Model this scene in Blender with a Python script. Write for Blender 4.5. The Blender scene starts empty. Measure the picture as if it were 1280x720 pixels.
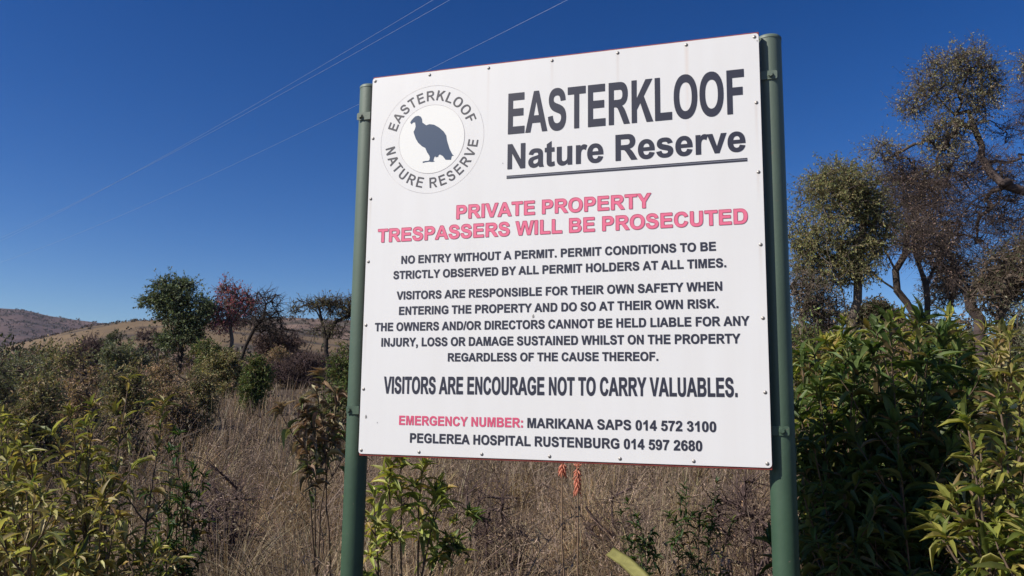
import bpy, bmesh, math, random
import numpy as np
from mathutils import Vector, Matrix
from mathutils.geometry import tessellate_polygon

SC = bpy.context.scene
COL = SC.collection
rs = math.radians

# ------------------------------------------------------------------ camera
FPX, CX, CY = 1015.0, 640.0, 360.0            # focal length in pixels of a 1280x720 picture
_up = np.array([93, 7210, -1015.0]); _up /= np.linalg.norm(_up)
_fw = np.array([0, 0, -1.0]); _Y = _fw - _up * (_fw @ _up); _Y /= np.linalg.norm(_Y)
_X = np.cross(_Y, _up)
RC = np.array([_X, _Y, _up])                   # camera axes -> world
EYE = np.array([0, 0, 1.6])
cam = bpy.data.cameras.new('camera'); cam.sensor_width = 36; cam.lens = FPX / 1280 * 36
cam.clip_start = 0.05; cam.clip_end = 20000
cob = bpy.data.objects.new('camera', cam); COL.objects.link(cob)
M = Matrix([list(RC[0]) + [EYE[0]], list(RC[1]) + [EYE[1]], list(RC[2]) + [EYE[2]], [0, 0, 0, 1]])
cob.matrix_world = M
SC.camera = cob

# ------------------------------------------------------------------ light and sky
SUN_AZ, SUN_EL = -113.0, 40.0                  # clockwise from +Y, above the horizon
sdir = Vector((math.sin(rs(SUN_AZ)) * math.cos(rs(SUN_EL)), math.cos(rs(SUN_AZ)) * math.cos(rs(SUN_EL)), math.sin(rs(SUN_EL))))
sl = bpy.data.lights.new('sun', 'SUN'); sl.energy = 5.0; sl.angle = rs(0.55); sl.color = (1.0, 0.93, 0.83)
so = bpy.data.objects.new('sun', sl); so.rotation_euler = sdir.to_track_quat('Z', 'Y').to_euler(); COL.objects.link(so)
W = bpy.data.worlds.new('World'); SC.world = W; W.use_nodes = True
wn = W.node_tree; bg = wn.nodes['Background']
sky = wn.nodes.new('ShaderNodeTexSky'); sky.sky_type = 'NISHITA'; sky.sun_disc = False
sky.sun_elevation = rs(SUN_EL); sky.sun_rotation = rs(SUN_AZ); sky.altitude = 1200
sky.air_density = 1.0; sky.dust_density = 0.25; sky.ozone_density = 2.5
hs = wn.nodes.new('ShaderNodeHueSaturation'); hs.inputs['Saturation'].default_value = 1.27; hs.inputs['Hue'].default_value = 0.512
gm = wn.nodes.new('ShaderNodeGamma'); gm.inputs[1].default_value = 1.25
wn.links.new(sky.outputs[0], gm.inputs[0]); wn.links.new(gm.outputs[0], hs.inputs['Color']); wn.links.new(hs.outputs[0], bg.inputs[0])
bg.inputs[1].default_value = 0.053
SC.view_settings.view_transform = 'Standard'; SC.view_settings.look = 'None'
SC.view_settings.exposure = 0.26; SC.view_settings.gamma = 1.0
try:
    SC.cycles.max_bounces = 6; SC.cycles.transparent_max_bounces = 4; SC.cycles.volume_bounces = 0
    SC.cycles.use_denoising = True
except Exception: pass

# ------------------------------------------------------------------ helpers
def ray(px, py):
    d = RC @ np.array([px - CX, -(py - CY), -FPX]); return d / d[1]
def at(px, py, Y):                             # the point of the place seen at a photo pixel, Y metres ahead
    return EYE + ray(px, py) * Y

def smooth(a, b, x):
    t = np.clip((x - a) / (b - a), 0, 1); return t * t * (3 - 2 * t)
def gz(x, y):                                  # height of the ground
    x = np.asarray(x, float); y = np.asarray(y, float)
    r = np.sqrt(x * x * 0.35 + np.maximum(y, 0) ** 2)
    h = 0.078 * np.maximum(r - 7, 0); h = np.where(h > 2.6, 2.6 + 1.9 * (1 - np.exp(-(h - 2.6) / 1.9)), h)
    b = 0.05 * np.sin(x * 1.3 + 1) * np.sin(y * 0.9) + 0.03 * np.sin(x * 3.1) * np.cos(y * 2.3 + 1)
    return h + b * smooth(1, 4, r) * np.exp(-r / 300)

def tag(o, label=None, cat=None, group=None, kind=None):
    if label: o['label'] = label
    if cat: o['category'] = cat
    if group: o['group'] = group
    if kind: o['kind'] = kind
    return o
def empty(name, loc, label, cat, group=None):
    o = bpy.data.objects.new(name, None); COL.objects.link(o); o.location = loc; o.empty_display_size = 0.2
    return tag(o, label, cat, group)
def link(name, me, parent=None, mat=None):
    if mat is not None and not me.materials: me.materials.append(mat)
    o = bpy.data.objects.new(name, me); COL.objects.link(o)
    if parent is not None:
        o.parent = parent; o.location = -parent.location if False else (0, 0, 0)
    return o

class Acc:                                      # collects vertices / faces / colours, then links them as ONE mesh
    def __init__(s): s.v = []; s.f3 = []; s.f4 = []; s.c = []; s.n = 0
    def add(s, v, f3=None, f4=None, c=(1, 1, 1)):
        v = np.asarray(v, float).reshape(-1, 3)
        if f3 is not None and len(f3): s.f3.append(np.asarray(f3, int).reshape(-1, 3) + s.n)
        if f4 is not None and len(f4): s.f4.append(np.asarray(f4, int).reshape(-1, 4) + s.n)
        c = np.asarray(c, float)
        if c.ndim == 1: c = np.tile(c, (len(v), 1))
        s.v.append(v); s.c.append(c); s.n += len(v)
    def mesh(s, name, mat, origin=(0, 0, 0), smooth_sh=False):
        v = np.concatenate(s.v) - np.array(origin, float)
        c = np.concatenate(s.c)
        f3 = np.concatenate(s.f3) if s.f3 else np.zeros((0, 3), int)
        f4 = np.concatenate(s.f4) if s.f4 else np.zeros((0, 4), int)
        me = bpy.data.meshes.new(name)
        me.vertices.add(len(v)); me.vertices.foreach_set('co', v.astype(np.float32).ravel())
        li = np.concatenate([f3.ravel(), f4.ravel()]).astype(np.int32)
        ls = np.concatenate([np.arange(len(f3)) * 3, len(f3) * 3 + np.arange(len(f4)) * 4]).astype(np.int32)
        me.loops.add(len(li)); me.loops.foreach_set('vertex_index', li)
        me.polygons.add(len(ls)); me.polygons.foreach_set('loop_start', ls)
        me.polygons.foreach_set('use_smooth', np.full(len(ls), smooth_sh))
        me.update(calc_edges=True)
        ca = me.color_attributes.new('Col', 'FLOAT_COLOR', 'POINT')
        ca.data.foreach_set('color', np.concatenate([c, np.ones((len(c), 1))], 1).astype(np.float32).ravel())
        me.materials.append(mat)
        return me
    def build(s, name, mat, parent=None, smooth_sh=False):
        org = tuple(parent.location) if parent is not None else (0, 0, 0)
        o = bpy.data.objects.new(name, s.mesh(name, mat, org, smooth_sh)); COL.objects.link(o)
        if parent is not None: o.parent = parent
        return o

def norm(a): return a / np.maximum(np.linalg.norm(a, axis=-1, keepdims=True), 1e-9)

def frusta(P0, P1, R0, R1, k=5, acc=None, c=(1, 1, 1)):   # one tapered tube per edge
    P0 = np.atleast_2d(P0); P1 = np.atleast_2d(P1); R0 = np.atleast_1d(R0); R1 = np.atleast_1d(R1)
    d = norm(P1 - P0)
    ref = np.where(np.abs(d[:, 1:2]) < 0.9, np.array([[0, 1.0, 0]]), np.array([[1.0, 0, 0]]))
    a = norm(np.cross(d, ref)); b = np.cross(d, a)
    th = np.arange(k) / k * 2 * np.pi
    ring = a[:, None] * np.cos(th)[None, :, None] + b[:, None] * np.sin(th)[None, :, None]
    V = np.stack([P0[:, None] + ring * R0[:, None, None], P1[:, None] + ring * R1[:, None, None]], 1)
    n = len(P0); base = (np.arange(n) * 2 * k)[:, None]
    i = np.arange(k); j = (i + 1) % k
    F = np.stack([base + i, base + j, base + k + j, base + k + i], -1).reshape(-1, 4)
    c = np.asarray(c, float)
    if c.ndim == 2: c = np.repeat(c, 2 * k, 0)
    acc.add(V.reshape(-1, 3), f4=F, c=c)

def tube(acc, pts, rad, k=8, c=(1, 1, 1), cap=True):      # one continuous tube
    pts = np.asarray(pts, float); n = len(pts); rad = np.broadcast_to(rad, n)
    t = norm(np.gradient(pts, axis=0)); a = np.cross(t[0], [0, 1, 0.13]); a /= np.linalg.norm(a)
    th = np.arange(k) / k * 2 * np.pi; V = []
    for i in range(n):
        a = a - t[i] * (a @ t[i]); a /= np.linalg.norm(a); b = np.cross(t[i], a)
        V.append(pts[i] + rad[i] * (np.cos(th)[:, None] * a + np.sin(th)[:, None] * b))
    V = np.concatenate(V); i = np.arange(k); j = (i + 1) % k
    F = np.concatenate([np.stack([r * k + i, r * k + j, (r + 1) * k + j, (r + 1) * k + i], -1) for r in range(n - 1)])
    f3 = []
    if cap:
        V = np.concatenate([V, pts[[0, -1]]]); m = n * k
        f3 = [(m, jj, ii) for ii, jj in zip(i, j)] + [(m + 1, (n - 1) * k + ii, (n - 1) * k + jj) for ii, jj in zip(i, j)]
    acc.add(V, f3=f3, f4=F, c=c)

# leaf shapes: (vertices along +Y, width in X, normal +Z), faces
def leaf_shape(kind):
    if kind == 'tiny':                          # folded diamond
        v = [(0, 0, 0), (0.5, 0.45, 0.10), (0, 1, -0.05), (-0.5, 0.45, 0.10)]
        return np.array(v, float), np.array([(0, 1, 2), (0, 2, 3)]), np.zeros((0, 4), int)
    if kind == 'mid':
        st = [(0.30, 0.42), (0.65, 0.45)]
    else:
        st = [(0.12, 0.20), (0.34, 0.46), (0.60, 0.48), (0.84, 0.26)]
    def z(t): return -0.48 * t * t + 0.15 * t if kind != 'curl' else 0.30 * t - 0.75 * t * t
    v = [(0, 0, 0)]
    for t, w in st:
        f = 0.11 if kind != 'curl' else 0.25
        y = t if kind != 'curl' else t * (1 - 0.25 * t)
        v += [(-w, y, z(t) + f * w * 2), (0, y, z(t)), (w, y, z(t) + f * w * 2)]
    v.append((0, 1.0 if kind != 'curl' else 0.8, z(1.0)))
    n = len(st); f3 = [(0, 2, 1), (0, 3, 2)]; f4 = []
    for i in range(n - 1):
        a = 1 + 3 * i
        f4 += [(a, a + 1, a + 4, a + 3), (a + 1, a + 2, a + 5, a + 4)]
    a = 1 + 3 * (n - 1); e = len(v) - 1
    f3 += [(a, a + 1, e), (a + 1, a + 2, e)]
    return np.array(v, float), np.array(f3), np.array(f4).reshape(-1, 4)
SHAPES = {k: leaf_shape(k) for k in ('tiny', 'mid', 'full', 'curl')}

def scatter(acc, kind, P, D, N, L, Wd, C):      # many leaves: root P, direction D, face normal N, length L, width Wd
    v, f3, f4 = SHAPES[kind]; n = len(P)
    D = norm(D); X = norm(np.cross(D, N)); Z = np.cross(X, D)
    L = np.broadcast_to(L, n)[:, None, None]; Wd = np.broadcast_to(Wd, n)[:, None, None]
    V = P[:, None] + X[:, None] * v[None, :, 0:1] * Wd + D[:, None] * v[None, :, 1:2] * L + Z[:, None] * v[None, :, 2:3] * L
    off = (np.arange(n) * len(v))[:, None, None]
    acc.add(V.reshape(-1, 3), f3=(f3[None] + off).reshape(-1, 3), f4=(f4[None] + off).reshape(-1, 4) if len(f4) else None,
            c=np.repeat(np.asarray(C, float), len(v), 0))

def pick(rng, pal, n, jit=0.18):                # pal: list of (weight, rgb)
    w = np.array([p[0] for p in pal], float); w /= w.sum()
    c = np.array([p[1] for p in pal])[rng.choice(len(pal), n, p=w)]
    return np.clip(c * (1 + rng.normal(0, jit, (n, 1))) * (1 + rng.normal(0, 0.05, (n, 3))), 0.003, 0.9)

# ------------------------------------------------------------------ materials
def mat_new(name):
    m = bpy.data.materials.new(name); m.use_nodes = True; nt = m.node_tree
    for n in list(nt.nodes): nt.nodes.remove(n)
    out = nt.nodes.new('ShaderNodeOutputMaterial'); return m, nt, out
def mat_leaf(name, rough=0.45, transl=0.3, spec=0.35, tint=(1.15, 1.25, 0.5)):
    m, nt, out = mat_new(name)
    at_ = nt.nodes.new('ShaderNodeVertexColor'); at_.layer_name = 'Col'
    geo = nt.nodes.new('ShaderNodeNewGeometry')
    no = nt.nodes.new('ShaderNodeTexNoise'); no.inputs['Scale'].default_value = 40; no.inputs['Detail'].default_value = 2
    mr = nt.nodes.new('ShaderNodeMapRange'); mr.inputs[3].default_value = 0.75; mr.inputs[4].default_value = 1.25
    nt.links.new(geo.outputs['Position'], no.inputs['Vector']); nt.links.new(no.outputs['Fac'], mr.inputs[0])
    mx = nt.nodes.new('ShaderNodeVectorMath'); mx.operation = 'SCALE'
    nt.links.new(at_.outputs[0], mx.inputs[0]); nt.links.new(mr.outputs[0], mx.inputs['Scale'])
    p = nt.nodes.new('ShaderNodeBsdfPrincipled'); p.inputs['Roughness'].default_value = rough
    p.inputs['Specular IOR Level'].default_value = spec
    nt.links.new(mx.outputs[0], p.inputs['Base Color'])
    if transl > 0:
        tr = nt.nodes.new('ShaderNodeBsdfTranslucent'); tm = nt.nodes.new('ShaderNodeVectorMath'); tm.operation = 'MULTIPLY'
        tm.inputs[1].default_value = tint; nt.links.new(mx.outputs[0], tm.inputs[0]); nt.links.new(tm.outputs[0], tr.inputs[0])
        ms = nt.nodes.new('ShaderNodeMixShader'); ms.inputs[0].default_value = transl
        nt.links.new(p.outputs[0], ms.inputs[1]); nt.links.new(tr.outputs[0], ms.inputs[2]); nt.links.new(ms.outputs[0], out.inputs[0])
    else: nt.links.new(p.outputs[0], out.inputs[0])
    return m
def mat_noise(name, c1, c2, scale, rough=0.9, bump=0.0, detail=5, spec=0.3, c3=None, scale3=1.0, dist=0.02):
    m, nt, out = mat_new(name)
    tc = nt.nodes.new('ShaderNodeNewGeometry')
    no = nt.nodes.new('ShaderNodeTexNoise'); no.inputs['Scale'].default_value = scale; no.inputs['Detail'].default_value = detail
    nt.links.new(tc.outputs['Position'], no.inputs['Vector'])
    cr = nt.nodes.new('ShaderNodeValToRGB'); cr.color_ramp.elements[0].position = 0.35; cr.color_ramp.elements[1].position = 0.65
    cr.color_ramp.elements[0].color = (*c1, 1); cr.color_ramp.elements[1].color = (*c2, 1)
    nt.links.new(no.outputs['Fac'], cr.inputs[0]); last = cr.outputs[0]
    if c3 is not None:
        n3 = nt.nodes.new('ShaderNodeTexNoise'); n3.inputs['Scale'].default_value = scale3; n3.inputs['Detail'].default_value = 4
        nt.links.new(tc.outputs['Position'], n3.inputs['Vector'])
        r3 = nt.nodes.new('ShaderNodeValToRGB'); r3.color_ramp.elements[0].position = 0.48; r3.color_ramp.elements[1].position = 0.62
        nt.links.new(n3.outputs['Fac'], r3.inputs[0])
        mx = nt.nodes.new('ShaderNodeMixRGB'); mx.inputs[2].default_value = (*c3, 1)
        nt.links.new(r3.outputs[0], mx.inputs[0]); nt.links.new(last, mx.inputs[1]); last = mx.outputs[0]
    p = nt.nodes.new('ShaderNodeBsdfPrincipled'); p.inputs['Roughness'].default_value = rough
    p.inputs['Specular IOR Level'].default_value = spec
    nt.links.new(last, p.inputs['Base Color'])
    if bump:
        b = nt.nodes.new('ShaderNodeBump'); b.inputs['Strength'].default_value = bump; b.inputs['Distance'].default_value = dist
        nt.links.new(no.outputs['Fac'], b.inputs['Height']); nt.links.new(b.outputs[0], p.inputs['Normal'])
    nt.links.new(p.outputs[0], out.inputs[0]); return m

M_leaf = mat_leaf('glossy_leaf', 0.5, 0.32, 0.32)
M_dry = mat_leaf('dry_leaf', 0.7, 0.2, 0.2, (1.1, 1.0, 0.8))
M_grass = mat_leaf('straw', 0.6, 0.22, 0.25, (1.1, 1.0, 0.75))
M_tree = mat_leaf('tree_leaf', 0.6, 0.25, 0.25, (1.1, 1.15, 0.6))
M_bark = mat_leaf('bark', 0.9, 0.0, 0.15)
M_ground = mat_noise('earth_and_litter', (0.045, 0.031, 0.022), (0.10, 0.073, 0.05), 3.0, bump=0.6, c3=(0.13, 0.095, 0.06), scale3=0.08)

# ------------------------------------------------------------------ ground and hills
def grid_mesh(name, X, Y, Z, mat):
    n, m = X.shape; v = np.stack([X, Y, Z], -1).reshape(-1, 3)
    i = np.arange(n - 1)[:, None] * m + np.arange(m - 1)[None]
    f = np.stack([i, i + m, i + m + 1, i + 1], -1).reshape(-1, 4)
    a = Acc(); a.add(v, f4=f); o = a.build(name, mat, None, True); return o
u = np.linspace(-1, 1, 201); ax = np.sign(u) * (np.abs(u) * 22 + np.abs(u) ** 5 * 4200)
w = np.linspace(0, 1, 221); ay = -12 + w * 52 + w ** 7 * 5200
GX, GY = np.meshgrid(ax, ay, indexing='ij')
# keep faces upward
g = grid_mesh('ground', GX, GY, gz(GX, GY), M_ground); g.data.flip_normals() if g.data.polygons[0].normal.z < 0 else None
tag(g, kind='structure')

def fbm(x, y, seed, oct=5):
    r = np.random.default_rng(seed); s = 0; a = 1.0; f = 1.0
    for _ in range(oct):
        for _ in range(3):
            th = r.uniform(0, 2 * np.pi); ph = r.uniform(0, 2 * np.pi)
            s = s + a * np.sin((x * np.cos(th) + y * np.sin(th)) * f + ph)
        a *= 0.5; f *= 2.1
    return s / 4
def hill(name, crest, D, back, front, mat, seed, rough=0.05, label=None):
    # crest: list of photo pixels of the skyline; the hill is a heightfield rising to it at distance D
    px = np.array([c[0] for c in crest], float); tx = []; tz = []
    for c in crest:
        r = ray(c[0], c[1]); tx.append(r[0]); tz.append(r[2])
    U = np.linspace(tx[0], tx[-1], 220); sl_ = np.interp(U, tx, tz)[:, None]
    Yv = np.concatenate([np.linspace(D - front, D, 70), np.linspace(D, D + back, 24)[1:]])
    UU, YY = np.meshgrid(U, Yv, indexing='ij'); XX = UU * YY
    t = np.clip((YY - (D - front)) / front, 0, 1)
    n = fbm(XX / front * 7, YY / front * 7, seed)
    lowest = (gz(XX, YY) - 3 - EYE[2]) / YY
    ang = lowest + (sl_ - lowest) * (0.25 * t ** 2 + 0.75 * np.sin(t * np.pi / 2) ** 1.2) + n * rough * sl_ * np.clip(t * 3, 0, 1) * np.where(YY < D, np.clip((D - YY) / front * 5, 0.25, 1), 0.25)
    Z = EYE[2] + ang * YY
    Z = np.where(YY > D, Z - (YY - D) * 0.12 * np.abs(sl_) * 10 * ((YY - D) / back), Z)
    Z[:, 0] = -3; Z[:, -1] = -3
    o = grid_mesh(name, XX, YY, Z, mat); tag(o, kind='structure'); return o
M_hill_far = mat_noise('far_hillside', (0.078, 0.046, 0.042), (0.125, 0.078, 0.064), 0.012, detail=9, c3=(0.05, 0.035, 0.032), scale3=0.02, bump=1.0, dist=8)
M_hill_gold = mat_noise('golden_hillside', (0.135, 0.092, 0.048), (0.18, 0.123, 0.064), 0.03, detail=8, c3=(0.06, 0.045, 0.032), scale3=0.05, bump=0.6, dist=2)
M_hill_red = mat_noise('red_hillside', (0.085, 0.055, 0.042), (0.19, 0.13, 0.10), 0.05, detail=8, c3=(0.06, 0.05, 0.035), scale3=0.03, bump=0.8, dist=4)
hill('far_hill', [(-700, 470), (-400, 430), (-200, 398), (-60, 384), (0, 387), (28, 388), (60, 395), (90, 399), (130, 404), (200, 410), (330, 425), (460, 440), (700, 470)], 1500, 900, 900, M_hill_far, 3, 0.10)
hill('golden_hill', [(-260, 490), (-60, 452), (20, 430), (60, 421), (110, 409), (160, 402), (215, 399), (280, 402), (350, 412), (450, 428), (620, 450), (800, 470)], 330, 200, 220, M_hill_gold, 5, 0.03)
hill('red_hill', [(120, 470), (210, 425), (270, 404), (320, 399), (370, 397), (420, 400), (500, 396), (700, 404), (900, 412), (1100, 420), (1300, 425), (1600, 440)], 620, 400, 350, M_hill_red, 8, 0.07)

# small scrub growing on the hills: uncountable, so one mesh
def hill_scrub():
    rng = np.random.default_rng(12); acc = Acc()
    dg = bpy.context.evaluated_depsgraph_get(); dg.update()
    for nm, n, sz, xr, yr in (('golden_hill', 2600, 0.9, (-260, 10), (150, 345)), ('far_hill', 4000, 3.2, (-1300, 100), (800, 1510)), ('red_hill', 4000, 1.7, (-330, 600), (330, 640))):
        o = bpy.data.objects[nm]
        for _ in range(n):
            x = rng.uniform(*xr); y = yr[0] + (yr[1] - yr[0]) * rng.uniform() ** 0.6
            ok, loc, nn, _i = o.ray_cast(Vector((x, y, 900)), Vector((0, 0, -1)))
            if not ok or loc.z < 3: continue
            if nm == 'golden_hill' and loc.z > 9 and loc.y < 322 and rng.uniform() < 0.85: continue
            s = sz * rng.uniform(0.4, 1.2); k = 9
            P = np.array(loc) + rng.normal(0, 1, (k, 3)) * [s * 0.5, s * 0.5, s * 0.22] + [0, 0, s * 0.3]
            scatter(acc, 'tiny', P, rng.normal(0, 1, (k, 3)) + [0, 0, 0.7], rng.normal(0, 1, (k, 3)), s * 0.8, s * 0.7, pick(rng, [(1, (0.05, 0.045, 0.032)), (2, (0.085, 0.058, 0.045))], k))
    tag(acc.build('hill_scrub', M_tree), 'dark scrub dotted over the distant hillsides', 'scrub', kind='stuff')
hill_scrub()
# ------------------------------------------------------------------ the sign
BD = np.array([0.95343859, -0.30158721, 0.0])  # board's rightward direction
BN = np.array([-0.30158721, -0.95343859, 0.0]) # board's outward normal
P0 = at(707, 313, 3.1)
SIGN_Z = float(gz(P0[0], P0[1]))
sign = empty('information_sign', (float(P0[0]), float(P0[1]), 0.0), 'large white information board with lettering and a vulture emblem on two green posts', 'sign')
sign.rotation_euler = (0, 0, math.atan2(BD[1], BD[0]))
# sign's own frame: x along the board, -y towards the viewer, z up
U0, U1, Z0, Z1 = -0.861, 0.739, 1.386, 2.982
UC, ZC = (U0 + U1) / 2, (Z0 + Z1) / 2
def child(name, me, parent=sign, loc=(0, 0, 0), label=None):
    o = bpy.data.objects.new(name, me); COL.objects.link(o); o.parent = parent; o.location = loc
    if label: o['label'] = label
    return o
def bm_mesh(name, bm, mat, smooth_sh=False):
    me = bpy.data.meshes.new(name); bm.to_mesh(me); bm.free(); me.materials.append(mat)
    if smooth_sh: me.polygons.foreach_set('use_smooth', [True] * len(me.polygons))
    return me
def simple(name, c, rough=0.5, metal=0.0, spec=0.5):
    m, nt, out = mat_new(name); p = nt.nodes.new('ShaderNodeBsdfPrincipled'); p.inputs['Base Color'].default_value = (*c, 1)
    p.inputs['Roughness'].default_value = rough; p.inputs['Metallic'].default_value = metal; p.inputs['Specular IOR Level'].default_value = spec
    nt.links.new(p.outputs[0], out.inputs[0]); return m

def mat_panel():
    m, nt, out = mat_new('white_sheet'); N = nt.nodes.new; L = nt.links.new
    tc = N('ShaderNodeTexCoord'); sep = N('ShaderNodeSeparateXYZ'); L(tc.outputs['Object'], sep.inputs[0])
    mp = N('ShaderNodeMapping'); mp.inputs['Scale'].default_value = (14, 1, 0.7); L(tc.outputs['Object'], mp.inputs[0])
    n1 = N('ShaderNodeTexNoise'); n1.inputs['Scale'].default_value = 1.0; n1.inputs['Detail'].default_value = 6; L(mp.outputs[0], n1.inputs['Vector'])
    n2 = N('ShaderNodeTexNoise'); n2.inputs['Scale'].default_value = 3.0; n2.inputs['Detail'].default_value = 8; L(tc.outputs['Object'], n2.inputs['Vector'])
    r1 = N('ShaderNodeMapRange'); r1.inputs[1].default_value = 0.3; r1.inputs[2].default_value = 0.75; r1.inputs[3].default_value = 0; r1.inputs[4].default_value = 0.10; L(n1.outputs[0], r1.inputs[0])
    mx = N('ShaderNodeMixRGB'); mx.inputs[1].default_value = (0.78, 0.779, 0.775, 1); mx.inputs[2].default_value = (0.55, 0.49, 0.42, 1); L(r1.outputs[0], mx.inputs[0])
    r2 = N('ShaderNodeMapRange'); r2.inputs[1].default_value = 0.45; r2.inputs[2].default_value = 0.8; r2.inputs[3].default_value = 0; r2.inputs[4].default_value = 0.12; L(n2.outputs[0], r2.inputs[0])
    m2 = N('ShaderNodeMixRGB'); m2.inputs[2].default_value = (0.62, 0.60, 0.58, 1); L(r2.outputs[0], m2.inputs[0]); L(mx.outputs[0], m2.inputs[1])
    # rust streak running down from the rivet above the double O
    def math_(op, a, b=None):
        q = N('ShaderNodeMath'); q.operation = op
        for i, s in enumerate((a, b)):
            if s is None: continue
            if isinstance(s, (int, float)): q.inputs[i].default_value = s
            else: L(s, q.inputs[i])
        return q.outputs[0]
    d = math_('ABSOLUTE', math_('SUBTRACT', sep.outputs[0], 0.474))
    a = math_('SUBTRACT', 1.0, math_('MULTIPLY', d, 90)); a = math_('MAXIMUM', a, 0.0)
    up = math_('MAXIMUM', math_('MINIMUM', math_('MULTIPLY', math_('SUBTRACT', sep.outputs[2], 2.55), 2.4), 1.0), 0.0)
    lim = math_('LESS_THAN', sep.outputs[2], 2.973)
    s = math_('MULTIPLY', math_('MULTIPLY', math_('MULTIPLY', a, up), lim), 0.28)
    m3 = N('ShaderNodeMixRGB'); m3.inputs[2].default_value = (0.62, 0.40, 0.26, 1); L(s, m3.inputs[0]); L(m2.outputs[0], m3.inputs[1])
    # fainter runs below other rivets: (across, rivet height, length, strength)
    for u_, z_, ln, st in ((0.208, 2.968, 0.25, 0.10), (-0.059, 2.968, 0.16, 0.08), (-0.330, 2.968, 0.3, 0.07), (0.7225, 2.711, 0.2, 0.12), (0.7225, 2.446, 0.12, 0.10), (-0.849, 2.446, 0.2, 0.10), (0.7225, 2.176, 0.16, 0.10), (-0.849, 1.909, 0.2, 0.08)):
        d = math_('ABSOLUTE', math_('SUBTRACT', sep.outputs[0], u_)); a = math_('MAXIMUM', math_('SUBTRACT', 1.0, math_('MULTIPLY', d, 110)), 0.0)
        up = math_('MAXIMUM', math_('MULTIPLY', math_('SUBTRACT', sep.outputs[2], z_ - ln), 1 / ln), 0.0); s = math_('MULTIPLY', math_('MULTIPLY', math_('MULTIPLY', a, up), math_('LESS_THAN', sep.outputs[2], z_)), st * 2.5)
        mq = N('ShaderNodeMixRGB'); mq.inputs[2].default_value = (0.50, 0.38, 0.30, 1); L(s, mq.inputs[0]); L(m3.outputs[0], mq.inputs[1]); m3 = mq
    p = N('ShaderNodeBsdfPrincipled'); L(m3.outputs[0], p.inputs['Base Color']); p.inputs['Roughness'].default_value = 0.42
    b = N('ShaderNodeBump'); b.inputs['Strength'].default_value = 0.12; b.inputs['Distance'].default_value = 0.01
    n3 = N('ShaderNodeTexNoise'); n3.inputs['Scale'].default_value = 2.2; n3.inputs['Detail'].default_value = 1; L(tc.outputs['Object'], n3.inputs['Vector'])
    L(n3.outputs[0], b.inputs['Height']); L(b.outputs[0], p.inputs['Normal']); L(p.outputs[0], out.inputs[0]); return m
M_panel = mat_panel()
M_edge = mat_noise('red_oxide_edge', (0.30, 0.06, 0.05), (0.22, 0.05, 0.04), 30, 0.7)
M_ink = simple('dark_lettering', (0.030, 0.031, 0.050), 0.45)
M_ink_rule = simple('rule_grey', (0.16, 0.165, 0.20), 0.45)
M_ring = simple('ring_lettering', (0.075, 0.072, 0.082), 0.5)
M_pink = simple('faded_red_lettering', (0.80, 0.17, 0.28), 0.45)
M_pink2 = simple('red_lettering', (0.68, 0.10, 0.19), 0.45)
M_pinkedge = simple('red_lettering_edge', (0.55, 0.09, 0.16), 0.45)
M_bird = simple('navy_silhouette', (0.034, 0.064, 0.125), 0.45)
M_hair = simple('pale_ring_line', (0.62, 0.59, 0.585), 0.5)
M_disc = simple('emblem_white', (0.84, 0.84, 0.81), 0.4)
M_rivet = simple('weathered_rivet', (0.34, 0.32, 0.30), 0.5, 0.5)
def mat_post():
    m, nt, out = mat_new('green_painted_steel'); N = nt.nodes.new; L = nt.links.new
    g_ = N('ShaderNodeTexCoord'); n = N('ShaderNodeTexNoise'); n.inputs['Scale'].default_value = 7; n.inputs['Detail'].default_value = 8; n.inputs['Roughness'].default_value = 0.65
    L(g_.outputs['Object'], n.inputs['Vector'])
    cr = N('ShaderNodeValToRGB'); e = cr.color_ramp.elements
    e[0].position = 0.3; e[0].color = (0.029, 0.066, 0.038, 1); e[1].position = 0.72; e[1].color = (0.046, 0.093, 0.054, 1)
    q = e.new(0.84); q.color = (0.15, 0.18, 0.15, 1)
    L(n.outputs[0], cr.inputs[0])
    # paint blends to a paler grey green towards the top
    sep = N('ShaderNodeSeparateXYZ'); L(g_.outputs['Object'], sep.inputs[0])
    mr = N('ShaderNodeMapRange'); mr.inputs[1].default_value = 1.2; mr.inputs[2].default_value = 3.0; mr.inputs[4].default_value = 0.62; L(sep.outputs[2], mr.inputs[0])
    mx = N('ShaderNodeMixRGB'); mx.inputs[2].default_value = (0.18, 0.215, 0.18, 1); L(mr.outputs[0], mx.inputs[0]); L(cr.outputs[0], mx.inputs[1])
    # scratches and chips down to grey primer and rust
    n5 = N('ShaderNodeTexNoise'); n5.inputs['Scale'].default_value = 26; n5.inputs['Detail'].default_value = 6; n5.inputs['Roughness'].default_value = 0.7; L(g_.outputs['Object'], n5.inputs['Vector'])
    r5 = N('ShaderNodeValToRGB'); r5.color_ramp.elements[0].position = 0.66; r5.color_ramp.elements[1].position = 0.69; L(n5.outputs[0], r5.inputs[0])
    m5 = N('ShaderNodeMixRGB'); m5.inputs[2].default_value = (0.17, 0.13, 0.10, 1); L(r5.outputs[0], m5.inputs[0]); L(mx.outputs[0], m5.inputs[1]); mx = m5
    p = N('ShaderNodeBsdfPrincipled'); L(mx.outputs[0], p.inputs['Base Color']); p.inputs['Roughness'].default_value = 0.55
    b = N('ShaderNodeBump'); b.inputs['Strength'].default_value = 0.15; b.inputs['Distance'].default_value = 0.003
    n2 = N('ShaderNodeTexNoise'); n2.inputs['Scale'].default_value = 90; L(g_.outputs['Object'], n2.inputs['Vector']); L(n2.outputs[0], b.inputs['Height'])
    L(b.outputs[0], p.inputs['Normal']); L(p.outputs[0], out.inputs[0]); return m
M_post = mat_post()

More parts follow.
